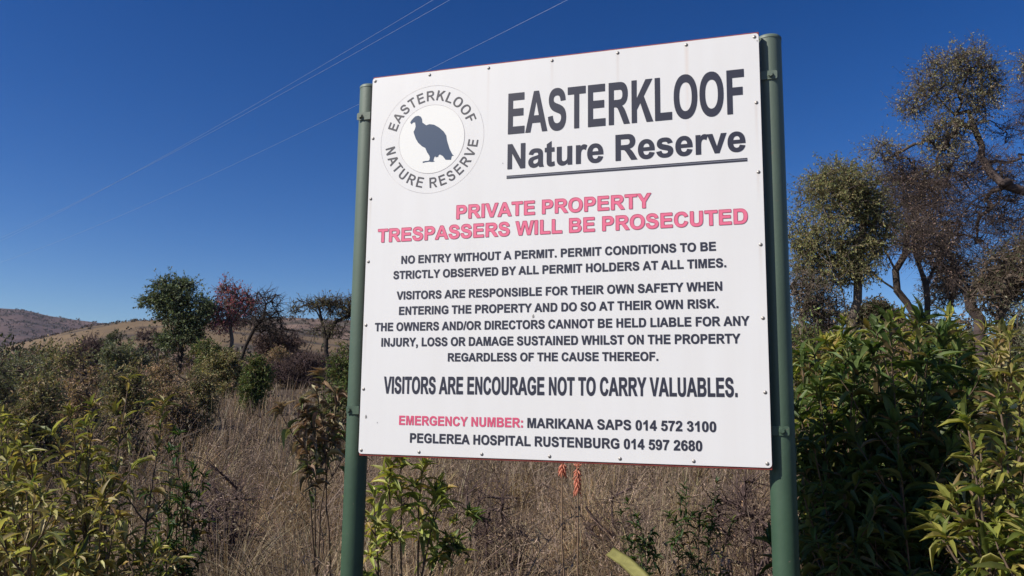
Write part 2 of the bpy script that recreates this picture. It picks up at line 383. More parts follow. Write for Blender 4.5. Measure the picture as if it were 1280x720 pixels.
def box_bm(x0, x1, y0, y1, z0, z1, bev=0):
    bm = bmesh.new(); bmesh.ops.create_cube(bm, size=1)
    for v in bm.verts:
        v.co = Vector(((x0 + x1) / 2 + v.co.x * (x1 - x0), (y0 + y1) / 2 + v.co.y * (y1 - y0), (z0 + z1) / 2 + v.co.z * (z1 - z0)))
    if bev: bmesh.ops.bevel(bm, geom=bm.edges[:], offset=bev, segments=2, affect='EDGES')
    return bm
# panel: a thin sheet with rounded corners, very slightly wavy between its rivets
def panel():
    bm = bmesh.new(); r = 0.012; pts = []
    for cx, cz, a0 in ((U1 - r, Z0 + r, -90), (U1 - r, Z1 - r, 0), (U0 + r, Z1 - r, 90), (U0 + r, Z0 + r, 180)):
        for k in range(5):
            a = rs(a0 + k * 22.5); pts.append((cx + r * math.cos(a), cz + r * math.sin(a)))
    front = [bm.verts.new((x, 0.0, z)) for x, z in pts]; back = [bm.verts.new((x, 0.003, z)) for x, z in pts]
    bm.faces.new(front); bm.faces.new(back[::-1]); n = len(pts)
    for i in range(n): bm.faces.new((front[i], back[i], back[(i + 1) % n], front[(i + 1) % n]))
    bmesh.ops.recalc_face_normals(bm, faces=bm.faces[:])
    return bm_mesh('panel', bm, M_panel)
child('panel', panel(), label='white sheet with faint rust streaks')
# steel frame behind: four angle bars, edge painted red oxide and just proud of the sheet
def bar(x0, x1, z0, z1): child('frame_bar', bm_mesh('frame_bar', box_bm(x0, x1, 0.0035, 0.026, z0, z1, 0.0015), M_edge))
bar(U0 + 0.001, U1 + 0.0015, Z1 - 0.022, Z1 + 0.0060); bar(U0 + 0.001, U1 + 0.0015, Z0 - 0.0085, Z0 + 0.022)
bar(U0 + 0.002, U0 + 0.025, Z0 + 0.0225, Z1 - 0.0225); bar(U1 - 0.024, U1 + 0.001, Z0 + 0.0225, Z1 - 0.0225)

# posts
PR = 0.0455; PDEP = 0.0735
def post_u(dx, dy):                             # where a bearing from the eye meets the plane of the post axes
    dd = np.array([dx, dy, 0.0]); o = P0 - BN * PDEP
    t = (BN @ (o - EYE * [1, 1, 0] - [0, 0, o[2]] + [0, 0, 0])) / (BN @ dd) if False else (BN[:2] @ (o[:2] - EYE[:2])) / (BN[:2] @ dd[:2])
    p = EYE[:2] + dd[:2] * t
    return float((p - P0[:2]) @ BD[:2])
ring = [(math.cos(k / 40 * 2 * math.pi), math.sin(k / 40 * 2 * math.pi)) for k in range(40)]
def lathe(name, prof, mat, cx, cy, n=40):
    a = Acc(); V = []
    for r, z in prof: V += [(cx + r * c, cy + r * s_, z) for c, s_ in ring]
    i = np.arange(n); j = (i + 1) % n; F = np.concatenate([np.stack([k * n + i, k * n + j, (k + 1) * n + j, (k + 1) * n + i], -1) for k in range(len(prof) - 1)])
    a.add(V, f4=F); return a.mesh(name, mat, (0, 0, 0), True)
clampz = {'left': ((2.826, 1.560)), 'right': ((2.823, 1.513))}
for side, bear, ztop in (('left', (-0.62625034, 3.375559), 2.975), ('right', (0.95063424, 2.88853445), 2.987)):
    uc = post_u(*bear)
    if side == 'right': uc += 0.001
    pm = lathe('post', [(PR, -0.6), (PR, ztop - 0.006)], M_post, uc, PDEP)
    po = child('post', pm, label='%s green steel post, paint paler towards its top' % side)
    cap = lathe('post_cap', [(PR + 0.0015, ztop - 0.012), (PR + 0.0015, ztop - 0.003), (PR - 0.003, ztop + 0.002), (0.02, ztop + 0.0045), (0.0005, ztop + 0.005)], M_post, uc, PDEP)
    child('post_cap', cap, po)
    for zc in clampz[side]:
        # a flat strap that comes out from behind the board, lies across the front of the post and ends in a rounded lug
        yf = PDEP - PR - 0.0045
        bm = bmesh.new(); sg = 1 if side == 'right' else -1
        h = 0.0165; xin = uc - sg * 0.062; xout = uc + sg * (0.026 if side == 'right' else (0.034 if zc > 2 else 0.028))
        if side == 'left': xin = uc + 0.03
        rr = 0.006; pts = [(xin, zc - h), (xout - sg * rr, zc - h), (xout - sg * rr * .3, zc - h + rr * .3), (xout, zc - h + rr), (xout, zc + h - rr), (xout - sg * rr * .3, zc + h - rr * .3), (xout - sg * rr, zc + h), (xin, zc + h)]
        fr = [bm.verts.new((x, yf, z)) for x, z in pts]; bk = [bm.verts.new((x, yf + 0.0042, z)) for x, z in pts]
        bm.faces.new(fr); bm.faces.new(bk[::-1]); n = len(pts)
        for i in range(n): bm.faces.new((fr[i], bk[i], bk[(i + 1) % n], fr[(i + 1) % n]))
        bmesh.ops.recalc_face_normals(bm, faces=bm.faces[:])
        cl = child('clamp_strap', bm_mesh('clamp_strap', bm, M_post))
        bx = uc + (0.002 if side == 'right' else -0.016)
        bm = bmesh.new()
        for seg, r_, d_, y_ in ((18, 0.0125, 0.002, yf - 0.001), (6, 0.0092, 0.007, yf - 0.0055)):
            mat4 = Matrix.Translation((bx, y_, zc)) @ Matrix.Rotation(math.pi / 2, 4, 'X')
            bmesh.ops.create_cone(bm, cap_ends=True, segments=seg, radius1=r_, radius2=r_ * 0.9, depth=d_, matrix=mat4)
        child('bolt', bm_mesh('bolt', bm, M_post), cl)
# small screw hole mark on the left post below the board
# rivets
def rivet_mesh():
    bm = bmesh.new(); bmesh.ops.create_uvsphere(bm, u_segments=10, v_segments=6, radius=0.0052)
    bmesh.ops.delete(bm, geom=[v for v in bm.verts if v.co.y > 0.001], context='VERTS')
    for v in bm.verts: v.co.y *= 0.55
    bmesh.ops.create_cone(bm, cap_ends=True, segments=12, radius1=0.0068, radius2=0.006, depth=0.0012, matrix=Matrix.Translation((0, -0.0006, 0)) @ Matrix.Rotation(math.pi / 2, 4, 'X'))
    return bm_mesh('rivet', bm, M_rivet, True)
rm = rivet_mesh()
cols = [-0.849, -0.594, -0.330, -0.059, 0.208, 0.473, 0.724]; rows = [2.968, 2.711, 2.446, 2.176, 1.909, 1.646, 1.400]
for u_ in cols:
    for z_ in (rows[0], rows[-1]): child('rivet', rm, loc=(u_, -0.0003, z_))
for z_ in rows[1:-1]:
    for u_ in (cols[0], cols[-1]): child('rivet', rm, loc=(u_, -0.0003, z_))

# --- lettering: outlines of a bold grotesque, 2048 units to the em; q = quadratic control point
G = {}
def glyph(ch, adv, *contours): G[ch] = (adv, [c.split() for c in contours])
def box_(x0, y0, x1, y1): return '%g,%g %g,%g %g,%g %g,%g' % (x0, y0, x1, y0, x1, y1, x0, y1)
glyph(' ', 569)
glyph('A', 1479, '1471,0 1149,0 1021,333 435,333 314,0 0,0 571,1466 884,1466', '926,580 724,1124 526,580')
glyph('B', 1479, '150,1466 736,1466 q910,1466 995,1451 q1081,1437 1148,1391 q1216,1345 1261,1268 q1306,1192 1306,1097 q1306,994 1250,908 q1195,822 1100,779 q1234,740 1306,646 q1378,552 1378,425 q1378,325 1331,230 q1285,136 1204,79 q1124,23 1006,10 q932,2 649,0 150,0', '446,1222 446,883 640,883 q813,883 855,888 q931,897 974,940 q1018,984 1018,1055 q1018,1123 980,1165 q943,1208 869,1217 q825,1222 616,1222', '446,639 446,247 720,247 q880,247 923,256 q989,268 1030,314 q1072,361 1072,439 q1072,505 1040,551 q1008,597 947,618 q887,639 685,639')
glyph('C', 1479, '1087,539 1374,448 q1308,208 1154,91 q1001,-25 765,-25 q473,-25 285,174 q97,374 97,720 q97,1086 286,1288 q475,1491 783,1491 q1052,1491 1220,1332 q1320,1238 1370,1062 1077,992 q1051,1106 968,1172 q886,1238 768,1238 q605,1238 503,1121 q402,1004 402,742 q402,464 502,346 q602,228 762,228 q880,228 965,303 q1050,378 1087,539')
glyph('D', 1479, '148,1466 689,1466 q872,1466 968,1438 q1097,1400 1189,1303 q1281,1206 1329,1065 q1377,925 1377,719 q1377,538 1332,407 q1277,247 1175,148 q1098,73 967,31 q869,0 705,0 148,0', '444,1218 444,247 665,247 q789,247 844,261 q916,279 963,322 q1011,365 1041,463 q1071,562 1071,732 q1071,902 1041,993 q1011,1084 957,1135 q903,1186 820,1204 q758,1218 577,1218')
glyph('E', 1366, '149,0 149,1466 1236,1466 1236,1218 445,1218 445,893 1181,893 1181,646 445,646 445,247 1264,247 1264,0')
glyph('F', 1251, '151,0 151,1466 1156,1466 1156,1218 447,1218 447,871 1059,871 1059,623 447,623 447,0')
glyph('G', 1593, '831,539 831,786 1469,786 1469,202 q1376,112 1199,43 q1023,-25 842,-25 q612,-25 441,71 q270,168 184,347 q98,527 98,738 q98,967 194,1145 q290,1323 475,1418 q616,1491 826,1491 q1099,1491 1252,1376 q1406,1262 1450,1060 1156,1005 q1125,1113 1039,1175 q954,1238 826,1238 q632,1238 517,1115 q403,992 403,750 q403,489 519,358 q635,228 823,228 q916,228 1009,264 q1103,301 1170,353 1170,539')
glyph('H', 1479, '150,0 150,1466 446,1466 446,889 1026,889 1026,1466 1322,1466 1322,0 1026,0 1026,641 446,641 446,0')
glyph('I', 569, box_(140, 0, 436, 1466))
glyph('J', 1139, '699,1466 995,1466 995,538 q995,356 963,258 q920,130 807,52 q694,-25 509,-25 q292,-25 175,96 q58,218 57,453 337,485 q342,359 374,307 q422,228 520,228 q619,228 660,284 q699,341 699,519')
glyph('K', 1479, '153,0 153,1466 449,1466 449,815 1047,1466 1445,1466 893,895 1475,0 1092,0 689,688 449,443 449,0')
glyph('L', 1251, '157,0 157,1466 453,1466 453,247 1189,247 1189,0')
glyph('M', 1706, '145,0 145,1466 588,1466 854,466 1117,1466 1561,1466 1561,0 1286,0 1286,1154 995,0 710,0 420,1154 420,0')
glyph('N', 1479, '152,0 152,1466 440,1466 1040,487 1040,1466 1315,1466 1315,0 1018,0 427,956 427,0')
glyph('O', 1593, '89,724 q89,948 156,1100 q206,1212 292,1301 q379,1390 482,1433 q619,1491 798,1491 q1122,1491 1316,1290 q1511,1089 1511,731 q1511,376 1318,175 q1125,-25 802,-25 q475,-25 282,174 q89,374 89,724', '394,734 q394,485 509,356 q624,228 801,228 q978,228 1091,355 q1205,483 1205,738 q1205,990 1094,1114 q984,1238 801,1238 q618,1238 506,1112 q394,987 394,734')
glyph('P', 1366, '149,0 149,1466 624,1466 q894,1466 976,1444 q1102,1411 1187,1300 q1272,1190 1272,1015 q1272,880 1223,788 q1174,696 1098,643 q1023,591 945,574 q839,553 638,553 445,553 445,0', '445,1218 445,802 607,802 q782,802 841,825 q900,848 933,897 q967,946 967,1011 q967,1091 920,1143 q873,1195 801,1208 q748,1218 588,1218')
glyph('R', 1479, '150,0 150,1466 773,1466 q1008,1466 1114,1426 q1221,1387 1285,1286 q1349,1185 1349,1055 q1349,890 1252,782 q1155,675 962,647 q1058,591 1120,524 q1183,457 1289,286 1468,0 1114,0 900,319 q786,490 744,534 q702,579 655,595 q608,612 506,612 446,612 446,0', '446,846 665,846 q878,846 931,864 q984,882 1014,926 q1044,970 1044,1036 q1044,1110 1004,1155 q965,1201 893,1213 q857,1218 677,1218 446,1218')
glyph('S', 1366, '74,477 362,505 q388,360 467,292 q547,224 682,224 q825,224 897,284 q970,345 970,426 q970,478 939,514 q909,551 833,578 q781,596 596,642 q358,701 262,787 q127,908 127,1082 q127,1194 190,1291 q254,1389 373,1440 q493,1491 662,1491 q938,1491 1077,1370 q1217,1249 1224,1047 928,1034 q909,1147 846,1196 q784,1246 659,1246 q530,1246 457,1193 q410,1159 410,1102 q410,1050 454,1013 q510,966 726,915 q942,864 1045,809 q1149,755 1207,660 q1266,566 1266,427 q1266,301 1196,191 q1126,81 998,27 q870,-26 679,-26 q401,-26 252,102 q103,231 74,477')
glyph('T', 1251, '479,0 479,1218 44,1218 44,1466 1209,1466 1209,1218 775,1218 775,0')
glyph('U', 1479, '147,1466 443,1466 443,672 q443,483 454,427 q473,337 544,282 q616,228 740,228 q866,228 930,279 q994,331 1007,406 q1020,481 1020,655 1020,1466 1316,1466 1316,696 q1316,432 1292,323 q1268,214 1203,139 q1139,64 1031,19 q923,-25 749,-25 q539,-25 430,23 q322,72 259,149 q196,227 176,311 q147,435 147,678')
glyph('V', 1366, '523,0 -1,1466 320,1466 691,381 1050,1466 1364,1466 839,0')
glyph('W', 1933, '367,0 17,1466 320,1466 541,459 809,1466 1161,1466 1418,442 1643,1466 1941,1466 1585,0 1271,0 979,1096 688,0')
glyph('Y', 1366, '534,0 534,617 -3,1466 344,1466 689,886 1027,1466 1368,1466 829,615 829,0')
glyph('0', 1139, '562,1472 q775,1472 895,1320 q1038,1140 1038,723 q1038,307 894,125 q775,-25 562,-25 q348,-25 217,139 q86,304 86,726 q86,1140 230,1322 q349,1472 562,1472', '562,1239 q511,1239 471,1206 q431,1174 409,1090 q380,981 380,723 q380,465 406,368 q432,272 471,240 q511,208 562,208 q613,208 653,240 q693,273 715,357 q744,465 744,723 q744,981 718,1077 q692,1174 652,1206 q613,1239 562,1239')
glyph('1', 1139, '806,0 525,0 525,1059 q371,915 162,846 162,1101 q272,1137 401,1237 q530,1338 578,1472 806,1472')
glyph('2', 1139, '1036,261 1036,0 51,0 q67,148 147,280 q227,413 463,632 q653,809 696,872 q754,959 754,1044 q754,1138 703,1188 q653,1239 564,1239 q476,1239 424,1186 q372,1133 364,1010 84,1038 q109,1270 241,1371 q373,1472 571,1472 q788,1472 912,1355 q1036,1238 1036,1064 q1036,965 1000,875 q965,786 888,688 q837,623 704,501 q571,379 535,339 q500,299 478,261')
glyph('3', 1139, '77,389 349,422 q362,318 419,263 q476,208 557,208 q644,208 703,274 q763,340 763,452 q763,558 706,620 q649,682 567,682 q513,682 438,661 469,890 q583,887 643,939 q703,992 703,1079 q703,1153 659,1197 q615,1241 542,1241 q470,1241 419,1191 q368,1141 357,1045 98,1089 q125,1222 179,1301 q234,1381 331,1426 q429,1472 550,1472 q757,1472 882,1340 q985,1232 985,1096 q985,903 774,788 q900,761 975,667 q1051,573 1051,440 q1051,247 910,111 q769,-25 559,-25 q360,-25 229,89 q98,204 77,389')
glyph('4', 1139, '638,0 638,295 38,295 38,541 674,1472 910,1472 910,542 1092,542 1092,295 910,295 910,0', '638,542 638,1043 301,542')
glyph('5', 1139, '91,377 371,406 q383,311 442,255 q501,200 578,200 q666,200 727,271 q788,343 788,487 q788,622 727,689 q667,757 570,757 q449,757 353,650 125,683 269,1446 1012,1446 1012,1183 482,1183 438,934 q532,981 630,981 q817,981 947,845 q1077,709 1077,492 q1077,311 972,169 q829,-25 575,-25 q372,-25 244,84 q116,193 91,377')
six = ('1044,1107 772,1077 q762,1161 720,1201 q678,1241 611,1241 q522,1241 460,1161 q399,1081 383,828 q488,952 644,952 q820,952 945,818 q1071,684 1071,472 q1071,247 939,111 q807,-25 600,-25 q378,-25 235,147 q92,320 92,713 q92,1116 241,1294 q390,1472 628,1472 q795,1472 904,1378 q1014,1285 1044,1107', '407,496 q407,359 470,284 q533,210 614,210 q692,210 744,271 q796,332 796,471 q796,614 740,680 q684,747 600,747 q519,747 463,683 q407,620 407,496')
glyph('6', 1139, *six)
def turn(s):
    r = []
    for t_ in s.split():
        q = 'q' if t_[0] == 'q' else ''; x, y = map(float, t_.strip('q').split(',')); r.append('%s%g,%g' % (q, 1139 - x, 1447 - y))
    return ' '.join(r)
glyph('9', 1139, *[turn(s) for s in six])
glyph('7', 1139, '86,1185 86,1446 1048,1446 1048,1241 q929,1124 806,905 q683,686 618,439 q554,193 555,0 284,0 q291,303 409,618 q527,933 724,1185')
glyph('8', 1139, '331,795 q222,841 172,921 q123,1002 123,1098 q123,1262 237,1369 q352,1476 563,1476 q772,1476 887,1369 q1003,1262 1003,1098 q1003,996 950,916 q897,837 801,795 q923,746 986,652 q1050,558 1050,435 q1050,232 920,105 q791,-22 576,-22 q376,-22 243,83 q86,207 86,423 q86,542 145,641 q204,741 331,795', '389,1078 q389,994 436,947 q484,900 563,900 q643,900 691,947 q739,995 739,1079 q739,1158 691,1205 q644,1253 566,1253 q485,1253 437,1205 q389,1157 389,1078', '364,447 q364,331 423,266 q483,201 572,201 q659,201 716,263 q773,326 773,444 q773,547 715,609 q657,672 568,672 q465,672 414,601 q364,530 364,447')
glyph('a', 1139, '357,738 108,783 q150,936 255,1009 q360,1086 567,1086 q755,1086 847,1041 q939,997 976,928 q1014,860 1014,677 1011,357 q1011,217 1024,150 q1038,84 1075,0 797,0 q786,28 770,83 760,116 q688,46 606,11 q524,-24 431,-24 q267,-24 172,65 q78,154 78,290 q78,380 121,450 q164,521 241,558 q319,596 465,624 q662,661 738,693 738,721 q738,802 698,836 q658,871 547,871 q472,871 430,841 q388,812 357,738', '738,516 q684,498 567,473 q450,448 414,424 q359,385 359,325 q359,266 403,223 q447,180 515,180 q591,180 660,230 q711,268 727,323 q738,359 738,460')
glyph('t', 682, '634,1062 634,838 442,838 442,410 q442,280 447,258 q453,237 472,223 q492,209 520,209 q559,209 633,236 657,18 q559,-24 435,-24 q359,-24 298,1 q237,27 208,67 q180,108 169,177 q160,226 160,375 160,838 31,838 31,1062 160,1062 160,1273 442,1437 442,1062')
glyph('u', 1251, '847,0 847,159 q789,74 694,25 q600,-24 495,-24 q388,-24 303,23 q218,70 180,155 q142,240 142,390 142,1062 423,1062 423,574 q423,350 438,299 q454,249 495,219 q536,190 599,190 q671,190 728,229 q785,269 806,327 q827,386 827,614 827,1062 1108,1062 1108,0')
glyph('r', 797, '416,0 135,0 135,1062 396,1062 396,911 q463,1018 516,1052 q570,1086 638,1086 q734,1086 823,1033 736,788 q665,834 604,834 q545,834 504,801 q463,769 439,684 q416,599 416,328')
glyph('e', 1139, '762,338 1042,291 q988,137 871,56 q755,-24 580,-24 q303,-24 170,157 q65,302 65,523 q65,787 203,936 q341,1086 552,1086 q789,1086 926,929 q1063,773 1057,450 353,450 q356,325 421,255 q486,186 583,186 q649,186 694,222 q739,258 762,338', '778,622 q775,744 715,807 q655,871 569,871 q477,871 417,804 q357,737 358,622')
glyph('s', 1139, '48,303 330,346 q348,264 403,221 q458,179 557,179 q666,179 721,219 q758,247 758,294 q758,326 738,347 q717,367 644,384 q304,459 213,521 q87,607 87,760 q87,898 196,992 q305,1086 534,1086 q752,1086 858,1015 q964,944 1004,805 739,756 q722,818 674,851 q627,884 539,884 q428,884 380,853 q348,831 348,796 q348,766 376,745 q414,717 638,666 q863,615 952,541 q1040,466 1040,332 q1040,186 918,81 q796,-24 557,-24 q340,-24 213,64 q87,152 48,303')
glyph('v', 1139, '439,0 11,1062 306,1062 567,345 825,1062 1114,1062 692,0')
glyph('.', 569, box_(147, 0, 428, 281))
glyph(':', 682, box_(201, 0, 482, 281), box_(201, 781, 482, 1062))
glyph(',', 569, '138,281 419,281 419,80 q419,-42 398,-112 q377,-182 318,-237 q260,-293 170,-325 115,-209 q200,-181 236,-132 q272,-83 274,0 138,0')
glyph('/', 569, '-1,-25 362,1491 571,1491 206,-25')
def outline(toks, seg=4):
    P = []; ctrl = None
    for t_ in toks:
        q = t_[0] == 'q'; x, y = map(float, t_.strip('q').split(','))
        if q: ctrl = (x, y); continue
        if ctrl is not None:
            a = P[-1]
            for k in range(1, seg):
                s = k / seg; P.append(((1 - s) ** 2 * a[0] + 2 * s * (1 - s) * ctrl[0] + s * s * x, (1 - s) ** 2 * a[1] + 2 * s * (1 - s) * ctrl[1] + s * s * y))
            ctrl = None
        P.append((x, y))
    if abs(P[0][0] - P[-1][0]) < 1 and abs(P[0][1] - P[-1][1]) < 1: P.pop()
    return P
OUT = {c: [outline(k) for k in G[c][1]] for c in G}
def extent(text):                               # ink extent of a run in font units
    x = 0; lo = hi = None
    for c in text:
        if OUT[c]:
            xs = [p[0] for k in OUT[c] for p in k]
            if lo is None: lo = x + min(xs)
            hi = x + max(xs)
        x += G[c][0]
    return lo, hi
def fill(name, contour_sets, mat, y=-0.0011):   # contour_sets: list of glyphs, each a list of contours in board coordinates
    V = []; F = []
    for cs in contour_sets:
        tri = tessellate_polygon([[Vector((p[0], p[1], 0)) for p in c] for c in cs]); b = len(V)
        flat = [p for c in cs for p in c]; V += [(p[0], y, p[1]) for p in flat]
        for t_ in tri:
            a, c_, d = [flat[i] for i in t_]
            ar = (c_[0] - a[0]) * (d[1] - a[1]) - (d[0] - a[0]) * (c_[1] - a[1])
            F.append(tuple(b + i for i in (t_ if ar > 0 else t_[::-1])))
    me = bpy.data.meshes.new(name); me.from_pydata(V, [], F); me.materials.append(mat); return me
def edge_lines(sets, wd, mat, y):
    V = []; F = []
    for cs in sets:
        for c in cs:
            n = len(c); area = sum(c[i][0] * c[(i + 1) % n][1] - c[(i + 1) % n][0] * c[i][1] for i in range(n))
            for i in range(n):
                a = Vector(c[i]); b = Vector(c[(i + 1) % n]); d = (b - a)
                if d.length < 1e-6: continue
                d.normalize(); m_ = Vector((-d.y, d.x)) * wd * 0.5; k = len(V)
                for q in (a - m_, b - m_, b + m_, a + m_): V.append((q.x, y - 0.00001 * (i % 7), q.y))
                F.append((k, k + 1, k + 2, k + 3))
    me = bpy.data.meshes.new('edge'); me.from_pydata(V, [], F); me.materials.append(mat); return me
LINES = []
def inside(p, c):
    r = False; n = len(c)
    for i in range(n):
        a, b = c[i], c[(i + 1) % n]
        if (a[1] > p[1]) != (b[1] > p[1]) and p[0] < (b[0] - a[0]) * (p[1] - a[1]) / (b[1] - a[1]) + a[0]: r = not r
    return r
def weight(cs, w_):                             # make a glyph bolder (w_ > 0) or lighter, in metres
    out = []
    for c in cs:
        hole = any(inside(c[0], o) for o in cs if o is not c); n = len(c)
        ar = sum(c[i][0] * c[(i + 1) % n][1] - c[(i + 1) % n][0] * c[i][1] for i in range(n)); sg = (1 if ar > 0 else -1) * (-1 if hole else 1); q = []
        for i in range(n):
            a, b, d = Vector(c[i - 1]), Vector(c[i]), Vector(c[(i + 1) % n]); e = (b - a); f = (d - b)
            if e.length < 1e-7 or f.length < 1e-7: q.append(c[i]); continue
            e.normalize(); f.normalize(); n1 = Vector((e.y, -e.x)); n2 = Vector((f.y, -f.x)); m_ = n1 + n2
            if m_.length < 0.3: q.append(c[i]); continue
            m_.normalize(); k = min(1.8, 1 / max(0.4, m_.dot(n1))); b2 = b + m_ * (w_ * sg * k); q.append((b2.x, b2.y))
        out.append(q)
    return out
def line(text, u0, u1, z, cap, mat=None, outlined=False, word=''):
    lo, hi = extent(text); sx = (u1 - u0) / (hi - lo); sz = cap / 1466; x = -lo; sets = []
    for c in text:
        if OUT[c]: sets.append(weight([[(u0 + (x + p[0]) * sx, z + p[1] * sz) for p in k] for k in OUT[c]], 0.0007 if cap < 0.04 else 0.0009 if cap < 0.08 else 0.0012))
        x += G[c][0]
    o = child('lettering', fill('lettering', sets, mat or M_ink), label=word)
    if outlined: child('letter_edge', edge_lines(sets, 0.0016, M_pinkedge, -0.0016), o)
line('EASTERKLOOF', -0.241, 0.681, 2.676, 0.170, word='big dark heading of the board')
line('Nature Reserve', -0.241, 0.680, 2.530, 0.102, word='dark second heading in small letters')
for z_, h_, m_ in ((2.5008, 0.0038, M_ink), (2.497, 0.0038, M_ink_rule), (2.4922, 0.0048, M_ink)):
    child('underline', fill('underline', [[[(-0.245, z_ - h_ / 2 + (.0 if m_ is M_ink else 0)), (0.686, z_ - h_ / 2), (0.686, z_ + h_ / 2 - 0.0001), (-0.245, z_ + h_ / 2 - 0.0001)]]], m_))
line('PRIVATE PROPERTY', -0.457, 0.331, 2.337, 0.0555, M_pink, True, 'pink-red capitals, first line')
line('TRESPASSERS WILL BE PROSECUTED', -0.808, 0.680, 2.2565, 0.0553, M_pink, True, 'pink-red capitals, second line')
line('NO ENTRY WITHOUT A PERMIT. PERMIT CONDITIONS TO BE', -0.697, 0.566, 2.161, 0.0325)
line('STRICTLY OBSERVED BY ALL PERMIT HOLDERS AT ALL TIMES.', -0.731, 0.601, 2.098, 0.0328)
line('VISITORS ARE RESPONSIBLE FOR THEIR OWN SAFETY WHEN', -0.713, 0.585, 2.0125, 0.0328)
line('ENTERING THE PROPERTY AND DO SO AT THEIR OWN RISK.', -0.700, 0.570, 1.949, 0.0330)
line('THE OWNERS AND/OR DIRECTORS CANNOT BE HELD LIABLE FOR ANY', -0.807, 0.677, 1.8835, 0.0335)
line('INJURY, LOSS OR DAMAGE SUSTAINED WHILST ON THE PROPERTY', -0.775, 0.644, 1.820, 0.0341)
line('REGARDLESS OF THE CAUSE THEREOF.', -0.480, 0.351, 1.7585, 0.0322)
line('VISITORS ARE ENCOURAGE NOT TO CARRY VALUABLES.', -0.757, 0.629, 1.6295, 0.0672, word='tall narrow dark capitals')
line('EMERGENCY NUMBER:', -0.684, -0.166, 1.5055, 0.0355, M_pink2, word='red capitals')
line('MARIKANA SAPS 014 572 3100', -0.147, 0.553, 1.5050, 0.0362)
line('PEGLEREA HOSPITAL RUSTENBURG 014 597 2680', -0.634, 0.503, 1.4365, 0.0363)
# emblem
EC = (-0.5785, 2.6860); RO, RI = 0.2325, 0.1480
def annulus(name, r0, r1, mat, y, n=96):
    V = []; F = []
    for k in range(n):
        a = k / n * 2 * math.pi
        V += [(EC[0] + r0 * math.cos(a), y, EC[1] + r0 * math.sin(a)), (EC[0] + r1 * math.cos(a), y, EC[1] + r1 * math.sin(a))]
    for k in range(n):
        a, b = 2 * k, 2 * ((k + 1) % n); F.append((a, b, b + 1, a + 1) if r0 > 0 else (a, b + 1, a + 1))
    me = bpy.data.meshes.new(name); me.from_pydata(V, [], F); me.materials.append(mat); return me
child('emblem_disc', annulus('emblem_disc', 0.0001, RI - 0.0008, M_disc, -0.0006))
child('emblem_ring', annulus('emblem_ring', RI - 0.0009, RI + 0.0009, M_hair, -0.0011))
child('emblem_ring', annulus('emblem_ring', RO - 0.0005, RO + 0.0005, M_hair, -0.0011))
def arc_text(text, r, cap, a0, a1, inward):     # angles in degrees of the first and last ink edges
    lo, hi = extent(text); k = (a1 - a0) / (hi - lo); x = -lo; sets = []; s = cap / 1466
    wx = abs(rs(k)) * (r + (cap / 2 if not inward else -cap / 2)) * 0.90
    for c in text:
        if OUT[c]:
            mid = (G[c][0]) / 2; a = rs(a0 + (x + mid) * k); ct = []
            for con in OUT[c]:
                q = []
                for p in con:
                    X = (p[0] - mid) * wx; Yv = p[1] * s
                    if not inward: rr = r + Yv; q.append((EC[0] + rr * math.cos(a) + X * math.sin(a), EC[1] + rr * math.sin(a) - X * math.cos(a)))
                    else: rr = r - Yv; q.append((EC[0] + rr * math.cos(a) - X * math.sin(a), EC[1] + rr * math.sin(a) + X * math.cos(a)))
                ct.append(q)
            sets.append(weight(ct, -0.0006))
        x += G[c][0]
    child('ring_lettering', fill('ring_lettering', sets, M_ring))
arc_text('EASTERKLOOF', 0.1665, 0.0445, 164, 18, False)
arc_text('NATURE RESERVE', 0.2110, 0.0445, 186, 355, True)
BIRD = [(-0.6769, 2.7663), (-0.6709, 2.7756), (-0.6634, 2.7833), (-0.6533, 2.7913), (-0.6404, 2.7925), (-0.6289, 2.7874), (-0.6229, 2.776), (-0.6209, 2.761), (-0.6135, 2.7554), (-0.603, 2.7471), (-0.5878, 2.7506), (-0.5672, 2.7462), (-0.544, 2.7318), (-0.5233, 2.7129), (-0.5112, 2.6948), (-0.5077, 2.6749), (-0.5043, 2.6633), (-0.4951, 2.6359), (-0.4846, 2.6158), (-0.4794, 2.6082), (-0.4748, 2.6049), (-0.4843, 2.6038), (-0.4874, 2.5882), (-0.5114, 2.5901), (-0.5244, 2.607), (-0.5372, 2.6148), (-0.5422, 2.6133), (-0.5459, 2.6029), (-0.5496, 2.6066), (-0.5545, 2.6027), (-0.5582, 2.6097), (-0.5621, 2.6042), (-0.5658, 2.592), (-0.5596, 2.5867), (-0.5717, 2.5852), (-0.5844, 2.5876), (-0.6022, 2.5866), (-0.6139, 2.5846), (-0.6141, 2.5909), (-0.5998, 2.5922), (-0.5896, 2.5919), (-0.5841, 2.5949), (-0.5824, 2.6059), (-0.5852, 2.6143), (-0.5959, 2.6298), (-0.6041, 2.6485), (-0.6197, 2.6571), (-0.6382, 2.6748), (-0.649, 2.6929), (-0.658, 2.7158), (-0.6599, 2.7243), (-0.6541, 2.7346), (-0.6514, 2.7466), (-0.654, 2.7642), (-0.6628, 2.765), (-0.6714, 2.7579)]
child('emblem_bird', fill('emblem_bird', [[BIRD[::-1]]], M_bird), label='navy silhouette of a standing vulture')
for u_, z_, s_ in ((-0.833, 1.535, 0.008), (-0.128, 1.933, 0.008), (-0.781, 1.512, 0.003), (-0.262, 2.556, 0.003), (-0.842, 2.972, 0.003), (0.733, 2.952, 0.003)):
    child('paint_chip', fill('paint_chip', [[[(u_ - s_ * .4, z_ - s_), (u_ + s_ * .5, z_ - s_ * .6), (u_ + s_ * .4, z_ + s_ * .3), (u_, z_ + s_), (u_ - s_ * .5, z_ + s_ * .1)]]], M_rivet))

